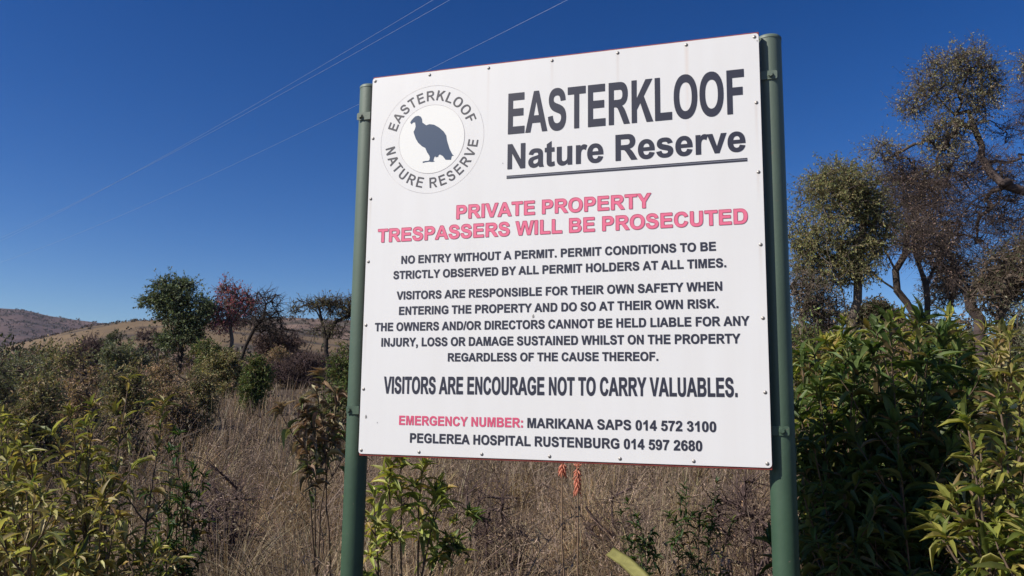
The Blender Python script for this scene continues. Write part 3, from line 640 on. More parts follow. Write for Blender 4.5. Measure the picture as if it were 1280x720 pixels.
# ------------------------------------------------------------------ trees
def rand_blob(rng, n, blobs):
    w = np.array([b[2] if len(b) > 2 else b[1][0] * b[1][2] for b in blobs], float); w /= w.sum()
    idx = rng.choice(len(blobs), n, p=w); c = np.array([b[0] for b in blobs])[idx]; r = np.array([b[1] for b in blobs])[idx]
    d = norm(rng.normal(0, 1, (n, 3))); return c + d * r * (rng.uniform(0.05, 1, (n, 1)) ** 0.45)
class Tree:
    def __init__(s, base, seed):
        s.rng = np.random.default_rng(seed); s.P = [np.array(base, float)]; s.par = [-1]
    def poly(s, pts, step=0.2, jit=0.04):       # main limb through given points; starts at the nearest existing node
        pts = [np.array(p, float) for p in pts]
        A = np.array(s.P); cur = int(np.argmin(np.linalg.norm(A - pts[0], axis=1)))
        for q in pts:
            a = s.P[cur]; L = np.linalg.norm(q - a); k = max(1, int(L / step))
            if L < step * 0.3: continue
            for i in range(1, k + 1):
                s.P.append(a + (q - a) * i / k + s.rng.normal(0, jit, 3)); s.par.append(cur); cur = len(s.P) - 1
        return s
    def grow(s, blobs, n, step=0.2, jit=0.05, up=0.0, minz=None):
        rng = s.rng; T = rand_blob(rng, n, blobs); A = np.array(s.P)
        start = 1 if len(A) > 3 else 0
        D = np.full(n, 1e9); I = np.zeros(n, int)
        for i in range(start, len(A)):
            d = np.linalg.norm(T - A[i], axis=1) + 0.0; m = d < D; D[m] = d[m]; I[m] = i
        alive = np.ones(n, bool); s.tips = []
        for _ in range(n):
            j = int(np.argmin(np.where(alive, D, 1e9))); alive[j] = False
            a = s.P[I[j]]; q = T[j]; L = np.linalg.norm(q - a); cur = I[j]; k = max(1, int(round(L / step)))
            sag = rng.normal(0, 0.12, 3) * L; sag[2] += up * L
            for i in range(1, k + 1):
                t = i / k; p = a + (q - a) * t + sag * t * (1 - t) * 2 + (rng.normal(0, jit, 3) if i < k else 0)
                s.P.append(p); s.par.append(cur); cur = len(s.P) - 1
                d = np.linalg.norm(T - p, axis=1) * rng.uniform(0.95, 1.1); m = d < D; D[m] = d[m]; I[m] = cur
            s.tips.append(cur)
        return s
    def finish(s, root, rtrunk, rtip, bark, power=0.5, twigs=0, twl=0.25, twr=0.004, trunk_r=None, lean=None, sides=6):
        s.alltips = list(s.tips); P = np.array(s.P); par = np.array(s.par); n = len(P); cnt = np.ones(n)
        kids = np.zeros(n, int)
        for i in range(n - 1, 0, -1): cnt[par[i]] += cnt[i] * 1.0; kids[par[i]] += 1
        # leaf-count based radius
        lc = np.where(kids == 0, 1.0, 0.0)
        for i in range(n - 1, 0, -1): lc[par[i]] += lc[i]
        R = rtip + (rtrunk - rtip) * (lc / lc[0]) ** power
        # taper the base a little
        s.Pn, s.R = P, R
        e = np.arange(1, n); r0 = np.minimum(R[par[e]], R[e] * 1.35); r1 = R[e]
        col = np.array(bark); rng = s.rng
        thick = r1 > (trunk_r or rtrunk * 0.6); thr = max(0.012, rtip * 1.7)
        for nm, m, k in (('trunk', thick, 9), ('branches', ~thick & (r1 > thr), 6), ("twigs", ~thick & (r1 <= thr), 4)):
            if not m.any() and nm != 'twigs': continue
            acc = Acc(); ee = e[m]
            c = col * (1 + rng.normal(0, 0.12, (len(ee), 1)))
            if len(ee): frusta(P[par[ee]], P[ee] + norm(P[ee] - P[par[ee]]) * r1[m][:, None] * 0.4, r0[m], r1[m], k, acc, c)
            if nm != 'twigs' and len(ee):          # rounded ends, so that no limb ends in an open pipe
                dd = norm(P[ee] - P[par[ee]]); frusta(P[ee], P[ee] + dd * r1[m][:, None] * 0.8, r1[m], r1[m] * 0.3, k, acc, c)
                frusta(P[par[ee]], P[par[ee]] - dd * r0[m][:, None] * 0.7, r0[m], r0[m] * 0.3, k, acc, c)
            if nm == 'twigs':
                s.twig(acc, max(1, twigs), twl, twr, col * 1.05)
            o = acc.build(nm, M_bark, root, True)
            if nm == 'twigs': o['kind'] = 'stuff'
        return s
    def twig(s, acc, k, L, r, col):
        rng = s.rng; T = s.Pn[np.array(s.tips)]; Tp = np.repeat(T, k, 0)
        par = np.array(s.par)[np.array(s.tips)]; base = norm(T - s.Pn[par])
        d = norm(np.repeat(base, k, 0) * 0.7 + rng.normal(0, 0.6, Tp.shape)); l = L * rng.uniform(0.4, 1.2, (len(Tp), 1))
        mid = Tp + d * l * 0.5; end = mid + norm(d + rng.normal(0, 0.35, d.shape)) * l * 0.5
        s.tw = (Tp, mid, end, k)
        frusta(Tp, mid, np.full(len(Tp), r), np.full(len(Tp), r * 0.7), 3, acc, col); frusta(mid, end, np.full(len(Tp), r * 0.7), np.full(len(Tp), r * 0.3), 3, acc, col)
    def leaves(s, root, per, spread, L, pal, kind='tiny', wr=0.45, droop=0.3, frac=1.0, name='crown', mat=None, jit=0.2):
        rng = s.rng; tips = np.array(s.tips); tips = tips[rng.uniform(size=len(tips)) < frac]
        Tp, mid, end, k = s.tw; lut = {t_: i for i, t_ in enumerate(s.alltips)}; ti = np.array([lut[t_] for t_ in tips])
        n = len(tips) * per; q = np.repeat(ti, per) * k + rng.integers(0, k, n); t_ = rng.uniform(0.15, 1.0, n)[:, None]
        P = np.where(t_ < 0.5, Tp[q] + (mid[q] - Tp[q]) * t_ * 2, mid[q] + (end[q] - mid[q]) * (t_ * 2 - 1)) + rng.normal(0, L * 0.12, (n, 3))
        D = norm(end[q] - Tp[q]) * 0.6 + rng.normal(0, 0.6, (n, 3)) - np.array([0, 0, droop])
        C = pick(rng, pal, n, jit) * np.repeat(1 + rng.normal(0, 0.2, (len(tips), 1)), per, 0)
        acc = Acc(); ll = L * rng.uniform(0.6, 1.3, n)
        scatter(acc, kind, P, D, rng.normal(0, 0.6, (n, 3)) + [0, 0, 1], ll, ll * wr, np.clip(C, 0.005, 0.9))
        o = acc.build(name, mat or M_tree, root); o['kind'] = 'stuff'; return o
def BL(px, py, D, rx, rz, ry=None, w=None):     # a crown lobe seen at a photo pixel; rx, rz in photo pixels at that distance
    k = D / FPX; r = (rx * k, (ry if ry else rx) * k, rz * k)
    b = (at(px, py, D), np.array(r)); return b + (w,) if w else b
def base_at(px, D, dz=-0.05):
    p = at(px, 400, D); p[2] = float(gz(p[0], p[1])) + dz; return p
GREYBARK = (0.13, 0.105, 0.085); DARKBARK = (0.045, 0.036, 0.030); BROWNBARK = (0.11, 0.085, 0.065)
def tree_root(p, label, group=None, cat='tree', name='tree'): return empty(name, tuple(p), label, cat, group)
GT = 'trees standing on the right behind the sign'

# olive-brown tree nearest to the right post
def pal(*a): return list(a)
D = 16.0; b = base_at(1052, D); r_ = tree_root(b, 'olive brown leafy tree with a rounded crown just right of the right post', GT, name='broadleaf_tree')
t = Tree(b, 1)
t.poly([b, at(1068, 408, D), at(1070, 360, D), at(1073, 320, D), at(1080, 270, D)], 0.25, 0.02)
t.poly([at(1068, 408, D), at(1052, 370, D - .3), at(1040, 330, D - .6), at(1030, 280, D - .8)], 0.25, 0.03)
t.poly([at(1070, 360, D), at(1085, 330, D + .4), at(1095, 300, D + .6), at(1102, 270, D + .6)], 0.25, 0.03)
t.poly([at(1040, 330, D - .6), at(1015, 300, D - .4)], 0.25, 0.03)
lob = [BL(1055, 232, D, 52, 28), BL(1095, 290, D, 26, 34), BL(1045, 340, D, 44, 26), BL(1050, 245, D, 50, 36), BL(1030, 290, D, 45, 30), BL(1085, 260, D, 28, 40), BL(1015, 325, D, 28, 30), BL(1068, 320, D, 36, 34), BL(1002, 300, D, 18, 36), BL(1040, 225, D, 30, 18)]
t.grow(lob, 620, 0.22, 0.05, 0.05).finish(r_, 0.085, 0.004, GREYBARK, 0.6, 6, 0.42, 0.0036)
t.leaves(r_, 92, 0.14, 0.046, [(4, (0.26, 0.25, 0.11)), (3, (0.28, 0.235, 0.12)), (4, (0.20, 0.225, 0.09)), (1, (0.32, 0.25, 0.13))], droop=0.6, wr=0.4)

# dark bare tree between them, and the forked tree with arching trunk
D = 18.0; b = base_at(1165, D); r_ = tree_root(b, 'forked tree with a leaning trunk between the rounded tree and the gnarled tree', GT, name='broadleaf_tree')
t = Tree(b, 2)
t.poly([b, at(1142, 395, D), at(1122, 362, D), at(1120, 340, D), at(1108, 315, D), at(1095, 290, D)], 0.25, 0.02)
t.poly([at(1122, 362, D), at(1092, 345, D), at(1078, 330, D)], 0.25, 0.03)
t.poly([at(1120, 342, D), at(1130, 318, D), at(1135, 290, D + .4), at(1128, 265, D + .4)], 0.25, 0.03)
lob = [BL(1110, 270, D, 34, 36), BL(1140, 242, D, 42, 38), BL(1160, 228, D, 36, 24), BL(1120, 220, D, 20, 16), BL(1095, 310, D, 30, 26), BL(1165, 290, D, 36, 40)]
t.grow(lob, 380, 0.25, 0.06, 0.08).finish(r_, 0.078, 0.0045, (0.085, 0.068, 0.058), 0.6, 9, 0.38, 0.004)
t.leaves(r_, 26, 0.15, 0.044, [(2, (0.22, 0.165, 0.115)), (2, (0.16, 0.145, 0.08)), (1, (0.26, 0.19, 0.13))], droop=0.5, wr=0.4)

D = 17.0; b = base_at(1150, D + .5); r_ = tree_root(b, 'upright dark forked tree seen through the gap beside the leaning trunk', GT, name='broadleaf_tree')
t = Tree(b, 22)
t.poly([b, at(1158, 400, D), at(1155, 360, D), at(1148, 330, D), at(1140, 300, D)], 0.25, 0.02)
t.poly([at(1155, 360, D), at(1165, 335, D), at(1180, 310, D)], 0.25, 0.03)
t.grow([BL(1160, 300, D, 36, 30), BL(1185, 330, D, 24, 24), BL(1140, 300, D, 20, 20)], 200, 0.22, 0.06, 0.05).finish(r_, 0.06, 0.0045, (0.075, 0.06, 0.052), 0.6, 7, 0.32, 0.004)
t.leaves(r_, 12, 0.2, 0.07, [(2, (0.15, 0.115, 0.075)), (1, (0.10, 0.10, 0.05))], droop=0.5, wr=0.4)

# the big gnarled tree
D = 12.5; b = base_at(1228, D); r_ = tree_root(b, 'tall gnarled tree with twisting dark limbs and sparse leaves, topmost against the sky', GT, name='gnarled_tree')
t = Tree(b, 3)
t.poly([b, at(1224, 400, D), at(1214, 368, D), at(1200, 340, D), at(1186, 316, D), at(1165, 300, D), at(1148, 285, D + .3)], 0.2, 0.02)
t.poly([at(1214, 368, D), at(1240, 345, D + .3), at(1262, 325, D + .3), at(1285, 300, D), at(1300, 270, D), at(1285, 240, D - .3), at(1262, 228, D - .4)], 0.2, 0.03)
t.poly([at(1262, 228, D - .4), at(1247, 224, D - .4), at(1230, 205, D - .2), at(1227, 185, D), at(1222, 160, D), at(1200, 140, D + .2), at(1183, 130, D + .3), at(1172, 120, D + .4)], 0.18, 0.05)
t.poly([at(1247, 224, D - .4), at(1222, 222, D - .6), at(1200, 226, D - .8), at(1178, 222, D - .9)], 0.15, 0.04)
t.poly([at(1262, 232, D - .4), at(1238, 240, D - .2), at(1222, 252, D), at(1205, 265, D + .2), at(1180, 268, D + .3)], 0.15, 0.05)
t.poly([at(1238, 240, D - .2), at(1226, 275, D), at(1215, 300, D + .2)], 0.15, 0.05)
t.poly([at(1222, 160, D), at(1238, 148, D), at(1252, 160, D + .2), at(1256, 178, D + .2), at(1268, 172, D + .2)], 0.12, 0.04)
t.poly([at(1200, 140, D + .2), at(1205, 115, D), at(1210, 90, D)], 0.15, 0.04)
t.poly([at(1230, 205, D - .2), at(1262, 200, D), at(1300, 190, D + .3), at(1320, 150, D + .4), at(1310, 110, D + .4)], 0.2, 0.05)
t.poly([at(1186, 316, D), at(1195, 285, D - .3), at(1190, 255, D - .5)], 0.2, 0.04)
lobes_leaf = [BL(1208, 80, D, 28, 22), BL(1232, 105, D, 22, 28), BL(1228, 135, D, 20, 18), BL(1172, 85, D, 16, 16), BL(1160, 108, D + .3, 24, 20), BL(1145, 132, D + .4, 20, 12), BL(1190, 120, D, 24, 20), BL(1190, 165, D, 34, 20), BL(1175, 178, D, 26, 12), BL(1105, 188, D + .5, 24, 16, 20), BL(1172, 205, D, 26, 8), BL(1285, 85, D + .3, 14, 18)]
lobes_bare = [BL(1150, 235, D + .5, 42, 36), BL(1205, 240, D, 50, 40), BL(1245, 290, D, 50, 50), BL(1170, 290, D, 45, 45), BL(1262, 220, D, 30, 24), BL(1120, 215, D + .6, 26, 26), BL(1262, 165, D, 20, 18), BL(1298, 130, D + .4, 22, 60, 30), BL(1215, 195, D, 40, 16), BL(1240, 350, D, 36, 26), BL(1195, 340, D, 26, 20), BL(1262, 265, D, 40, 30), BL(1225, 215, D, 50, 16), BL(1280, 340, D, 36, 40)]
t.grow(lobes_leaf, 380, 0.16, 0.045, 0.0); tp = t.tips
t.grow(lobes_bare, 1150, 0.17, 0.05, 0.02); tb = t.tips
t.tips = tp + tb
t.finish(r_, 0.082, 0.0026, (0.075, 0.057, 0.052), 0.60, 8, 0.36, 0.0028, trunk_r=0.04)
t.tips = tp; t.leaves(r_, 44, 0.12, 0.038, [(4, (0.30, 0.27, 0.165)), (2, (0.26, 0.21, 0.13)), (2, (0.22, 0.225, 0.11)), (1, (0.33, 0.25, 0.15))], droop=0.2, wr=0.42)
t.tips = tb; o = t.leaves(r_, 9, 0.12, 0.032, [(3, (0.31, 0.215, 0.17)), (2, (0.26, 0.195, 0.14)), (1, (0.34, 0.24, 0.18))], droop=0.2, wr=0.42, name='withered_leaves')

# thin bare tree by the right post, and a slanting pale one at the far right
for px, D, seed, pts, lob, lab in (
    (1000, 15.0, 31, [(1003, 400), (1008, 380), (1012, 360)], [(1005, 375, 24, 40), (1030, 385, 24, 30)], 'slender bare grey tree with fine twigs right behind the right post'),
    (1262, 11.5, 32, [(1250, 400), (1262, 360), (1275, 330)], [(1262, 345, 34, 34), (1240, 370, 30, 26), (1290, 320, 26, 40)], 'thin leaning tree with bare twigs at the right edge of the photo'),
    (1190, 19.0, 33, [(1186, 400), (1190, 360), (1200, 335)], [(1192, 350, 30, 30), (1175, 365, 26, 26)], 'pale thin trunked tree standing deeper in the thicket left of the gnarled trunk'),
    (1098, 24.0, 34, [(1098, 420), (1094, 400), (1096, 385)], [(1092, 390, 22, 14), (1105, 400, 22, 12), (1072, 396, 18, 12)], 'small dark rounded tree far off in the gap between the trunks')):
    b = base_at(px, D); r_ = tree_root(b, lab, GT, name='bare_tree'); t = Tree(b, seed)
    t.poly([b] + [at(x, y, D) for x, y in pts], 0.25, 0.03)
    t.grow([BL(x, y, D, a, c) for x, y, a, c in lob], 220, 0.2, 0.05, 0.1).finish(r_, 0.06, 0.004, GREYBARK if seed != 32 else BROWNBARK, 0.5, 7, 0.3, 0.0045)
    t.leaves(r_, 10 if seed != 34 else 60, 0.18, 0.06 if seed != 34 else 0.09, [(2, (0.13, 0.11, 0.07)), (2, (0.08, 0.09, 0.04)), (1, (0.19, 0.13, 0.09))])

# trees on the left
GL = 'trees standing in the field on the left'
D = 42.0; b = base_at(228, D, 0); r_ = tree_root(b, 'dense dark green tree with a full rounded crown, tallest on the left', GL, name='evergreen_tree')
t = Tree(b, 41); t.poly([b, at(228, 425, D), at(226, 400, D), at(224, 375, D)], 0.5, 0.05); t.poly([at(226, 405, D), at(240, 390, D), at(252, 385, D)], 0.5, 0.05)
t.grow([BL(214, 360, D, 17, 11), BL(234, 358, D, 9, 9), BL(203, 374, D, 13, 10), BL(226, 378, D, 16, 12), BL(228, 400, D, 15, 13), BL(254, 383, D, 10, 10), BL(262, 388, D, 5, 7), BL(186, 377, D, 9, 4), BL(214, 424, D, 15, 9), BL(240, 418, D, 14, 12), BL(206, 394, D, 9, 8), BL(245, 400, D, 8, 8)], 330, 0.45, 0.1).finish(r_, 0.14, 0.01, DARKBARK, 0.6, 8, 0.7, 0.009)
t.leaves(r_, 60, 0.20, 0.12, [(4, (0.12, 0.155, 0.08)), (3, (0.17, 0.20, 0.105)), (1, (0.24, 0.25, 0.15))], wr=0.6)
D = 43.0; b = base_at(289, D, 0); r_ = tree_root(b, 'slim tree with dark red leaves right of the dense green tree', GL, name='red_leaved_tree')
t = Tree(b, 42); t.poly([b, at(290, 425, D), at(288, 400, D), at(287, 370, D)], 0.5, 0.08); t.poly([at(289, 408, D), at(304, 390, D), at(310, 372, D)], 0.5, 0.08)
t.grow([BL(286, 365, D, 13, 14), BL(292, 385, D, 24, 18), BL(307, 372, D, 10, 12), BL(280, 400, D, 26, 14), BL(318, 385, D, 12, 16)], 260, 0.4, 0.1, 0.05).finish(r_, 0.10, 0.01, GREYBARK, 0.6, 6, 0.6, 0.011)
t.leaves(r_, 16, 0.2, 0.11, [(3, (0.42, 0.12, 0.16)), (2, (0.30, 0.10, 0.13)), (1, (0.26, 0.16, 0.14))], wr=0.6)
D = 38.0; b = base_at(302, D, 0); r_ = tree_root(b, 'leafless dark tree leaning right with branches spread against the sky', GL, name='bare_tree')
t = Tree(b, 43); t.poly([b, at(305, 432, D), at(318, 412, D), at(330, 398, D), at(334, 380, D), at(326, 366, D)], 0.4, 0.05); t.poly([at(332, 398, D), at(345, 388, D), at(353, 386, D)], 0.4, 0.05)
t.poly([at(334, 382, D), at(342, 372, D), at(343, 366, D)], 0.4, 0.05)
t.grow([BL(328, 372, D, 10, 12), BL(343, 376, D, 10, 10), BL(340, 392, D, 18, 9), BL(320, 402, D, 22, 12), BL(345, 412, D, 24, 12)], 150, 0.35, 0.1, 0.05).finish(r_, 0.085, 0.011, DARKBARK, 0.62, 6, 0.6, 0.012)
D = 36.0; b = base_at(412, D, 0); r_ = tree_root(b, 'flat topped acacia like tree half hidden by the left post', GL, name='flat_topped_tree')
t = Tree(b, 44); t.poly([b, at(408, 425, D), at(404, 405, D), at(396, 390, D), at(384, 382, D)], 0.4, 0.05); t.poly([at(404, 405, D), at(400, 385, D), at(410, 378, D), at(428, 374, D)], 0.4, 0.05); t.poly([at(408, 425, D), at(420, 405, D), at(436, 395, D)], 0.4, 0.05)
t.grow([BL(385, 379, D, 14, 5), BL(372, 387, D, 11, 4), BL(405, 381, D, 18, 7), BL(432, 378, D, 24, 6), BL(428, 390, D, 22, 7), BL(455, 385, D, 30, 10), BL(412, 412, D, 26, 6)], 300, 0.35, 0.08, 0.0).finish(r_, 0.10, 0.009, DARKBARK, 0.6, 5, 0.5, 0.010)
t.leaves(r_, 18, 0.18, 0.085, [(3, (0.17, 0.145, 0.08)), (2, (0.20, 0.15, 0.10)), (2, (0.13, 0.13, 0.065))], wr=0.5)

# ------------------------------------------------------------------ mid-distance shrubs
def far_shrub(px, top, D, wpx, palette, lab, grp, seed, dens=1.0, bare=False, leafL=0.09, name='shrub', hpx=None):
    top = top + (7 if grp == GM else 0); b = base_at(px, D, 0); root = tree_root(b, lab, grp, 'shrub', name); t = Tree(b, seed); rng = t.rng
    p = at(px, top, D); k = D / FPX; H = p[2] - b[2]; rx = wpx * k / 2
    for i in range(5):
        th = rng.uniform(0, 6.28); q = b + np.array([math.cos(th) * rx * 0.6, math.sin(th) * rx * 0.5, H * rng.uniform(0.45, 0.7)])
        t.poly([b, (b + q) / 2 + rng.normal(0, 0.05, 3), q], 0.2, 0.03)
    lob = []
    for i in range(12):
        th = rng.uniform(0, 6.28); rr = rx * rng.uniform(0.2, 0.75); h = rng.uniform(0.12, 0.82) if i else 0.84
        s_ = rng.uniform(0.22, 0.42)
        lob.append((b + np.array([math.cos(th) * rr * (i > 0), math.sin(th) * rr * (i > 0), H * h]), np.array([rx * s_, rx * s_, H * 0.17 + (0.0 if i else 0.0)])))
    n = int(190 * dens); t.grow(lob, n, 0.2, 0.05, 0.05)
    t.finish(root, 0.03 + H * 0.006, 0.004, BROWNBARK if not bare else (0.10, 0.07, 0.065), 0.5, 12 if bare else 6, (0.3 if bare else 0.22) * (1 + rx * 0.35), (0.006 if bare and D > 8.5 else 0.0032) * max(1, D / 18), trunk_r=9)
    t.leaves(root, (6 if bare else 44), max(0.09, rx * 0.14), leafL * (0.6 if D < 20 else 0.8), palette, droop=0.1, wr=0.42, name='foliage')
    return root
P_olive = [(3, (0.22, 0.21, 0.095)), (2, (0.31, 0.27, 0.13)), (2, (0.34, 0.245, 0.14)), (1, (0.12, 0.14, 0.06))]
P_green = [(4, (0.11, 0.15, 0.045)), (2, (0.16, 0.18, 0.06)), (1, (0.22, 0.17, 0.07))]
P_grey = [(3, (0.19, 0.205, 0.12)), (2, (0.25, 0.24, 0.155)), (1, (0.15, 0.16, 0.09))]
P_brown = [(3, (0.38, 0.26, 0.165)), (2, (0.31, 0.21, 0.14)), (1, (0.21, 0.19, 0.09))]
P_dark = [(3, (0.06, 0.08, 0.036)), (2, (0.095, 0.105, 0.05)), (1, (0.15, 0.12, 0.07))]
GM = 'shrubs scattered through the field on the left'
P_bare = [(1, (0.13, 0.08, 0.07))]
GS = 'low twiggy scrub half hidden in the grass'
for i, (px, top, D_, w_, lab) in enumerate([(628, 606, 6.5, 110, 'low dark twiggy scrub in the grass between the young green shrub and the aloe flowers'), (770, 596, 7.5, 120, 'low dark twiggy scrub just right of the aloe flowers under the board'),
    (935, 600, 5.6, 120, 'low dark twiggy scrub close to the left side of the right post'), (290, 578, 6.0, 90, 'low dark twiggy scrub in the grass beside the lower left bushes')]):
    far_shrub(px, top, D_, w_, P_brown, lab, GS, 300 + i, 0.34, True, .05, name='scrub_plant')
for i, (px, top, D_, w_, pl_, lab, dn, bare, L_) in enumerate([
    (18, 432, 12, 120, P_grey, 'grey green shrub at the left edge below the golden slope', 1.3, False, .08),
    (70, 424, 15, 110, P_olive, 'olive shrub just right of the grey green one at the left edge', 1.3, False, .09),
    (112, 448, 10, 90, P_brown, 'brown leaved shrub in front of the bare purple one', 1.1, False, .08),
    (60, 462, 9, 100, P_olive, 'low olive and brown shrub behind the left foreground bush', 1.2, False, .08),
    (118, 418, 26, 70, P_bare, 'bare purplish shrub against the golden slope', 1.3, True, .12),
    (162, 420, 22, 70, P_grey, 'grey green shrub left of the dense green tree', 1.3, False, .10),
    (172, 450, 12, 76, P_olive, 'olive shrub with browning leaves under the dense green tree', 1.2, False, .08),
    (205, 444, 18, 66, P_brown, 'rusty brown shrub at the foot of the dense green tree', 1.2, False, .09),
    (232, 456, 13, 60, P_brown, 'pinkish brown upright shrub in the middle of the field', 0.9, False, .08),
    (262, 418, 30, 60, P_green, 'fresh green shrub under the red leaved tree', 1.2, False, .12),
    (250, 452, 16, 54, P_olive, 'olive shrub at the edge of the dry grass', 1.1, False, .09),
    (290, 432, 28, 60, P_olive, 'low olive shrub at the foot of the leaning bare tree', 1.2, False, .12),
    (323, 438, 22, 38, P_green, 'small round green bush alone in the dry grass', 1.2, False, .10),
    (352, 408, 40, 70, P_bare, 'thicket of bare grey brown twigs between the leaning tree and the flat topped tree', 1.5, True, .16),
    (378, 436, 33, 100, P_bare, 'low bare brown shrub below the flat topped tree', 1.3, True, .13),
    (428, 420, 14, 56, P_green, 'light green shrub touching the left post', 1.0, False, .09),
    (348, 428, 36, 60, P_brown, 'brownish shrub behind the small round green bush', 1.2, False, .11),
    (145, 408, 60, 70, P_dark, 'dark shrub halfway up the golden slope', 1.2, False, .2),
    (195, 404, 70, 50, P_bare, 'reddish bare shrub on the slope left of the dense green tree', 1.0, True, .2),
    (30, 446, 17, 120, P_dark, 'dark shrub tucked behind the grey green one at the left edge', 1.0, False, .1),
    (-50, 430, 13, 150, P_olive, 'olive shrub cut by the left edge of the photo', 1.0, False, .1),
    ]): far_shrub(px, top, D_, w_, pl_, lab, GM, 100 + i, dn, bare, L_)
GR = 'thicket shrubs under the trees on the right'
for i, (px, top, D_, w_, pl_, lab, dn, bare, L_) in enumerate([
    (1008, 395, 10, 90, P_green, 'light green shrub immediately right of the right post', 1.2, False, .08),
    (1075, 398, 13, 110, P_olive, 'olive shrub beneath the rounded tree', 1.3, False, .08),
    (1128, 402, 20, 100, P_brown, 'reddish brown shrub beneath the leaning trunk', 1.2, False, .09),
    (1175, 395, 16, 100, P_grey, 'grey green shrub between the leaning trunk and the gnarled trunk', 1.3, False, .09),
    (1255, 370, 14, 110, P_dark, 'dark shrub behind the gnarled trunk at the right edge', 1.4, False, .08),
    (1215, 385, 20, 110, P_brown, 'brown twiggy shrub behind the gnarled trunk', 1.4, False, .09),
    (1270, 395, 9, 90, P_grey, 'pale grey leaved shrub at the right edge of the photo', 1.2, False, .07),
    (1310, 360, 15, 120, P_dark, 'dark shrub just outside the right edge', 1.0, False, .09),
    (1025, 385, 24, 110, P_bare, 'bare grey thicket behind the rounded tree', 1.5, True, .12),
    (1110, 392, 30, 140, P_dark, 'dark far shrub low in the gap between the trunks', 1.3, False, .13),
    (1160, 400, 34, 160, P_olive, 'far olive shrub behind the leaning trunk', 1.3, False, .13),
    (1000, 400, 34, 150, P_dark, 'far dark shrub behind the right post', 1.3, False, .13),
    ]): far_shrub(px, top, D_, w_, pl_, lab, GR, 140 + i, dn, bare, L_)

# brush too far off to tell its plants apart: one mass
def brush():
    rng = np.random.default_rng(71); acc = Acc(); n = 2300
    y = 40 + 190 * rng.uniform(0, 1, n) ** 1.3; x = rng.uniform(-0.75, 0.75, n) * y
    pals = [(0.085, 0.065, 0.055), (0.13, 0.095, 0.07), (0.075, 0.08, 0.045), (0.05, 0.06, 0.035), (0.12, 0.075, 0.065)]
    for i in range(n):
        if rng.uniform() > 0.35 + 0.65 * float(patch2(x[i], y[i])): continue
        h = rng.uniform(0.7, 2.3); w_ = h * rng.uniform(0.5, 0.9); k = 60; c = np.array(pals[int(rng.integers(5))])
        b = np.array([x[i], y[i], float(gz(x[i], y[i]))]); d = norm(rng.normal(0, 1, (k, 3)) * [1, 1, 0.7]); d[:, 2] = np.abs(d[:, 2])
        P = b + d * np.array([w_, w_, h]) * rng.uniform(0.3, 1, (k, 1)); L = 0.0035 * y[i] + 0.1
        scatter(acc, 'tiny', P, d + rng.normal(0, 0.4, (k, 3)), rng.normal(0, 1, (k, 3)), L * rng.uniform(0.6, 1.8, k), L * 0.5, np.clip(c * (1 + rng.normal(0, 0.3, (k, 1))), 0.01, 1))
    tag(acc.build('distant_brush', M_tree), 'distant mixed brush between the field and the hills', 'brush', kind='stuff')
def patch2(x, y): return 0.5 + 0.5 * np.clip(fbm(np.asarray(x) * 0.09, np.asarray(y) * 0.09, 17, 3), -1, 1)
brush()

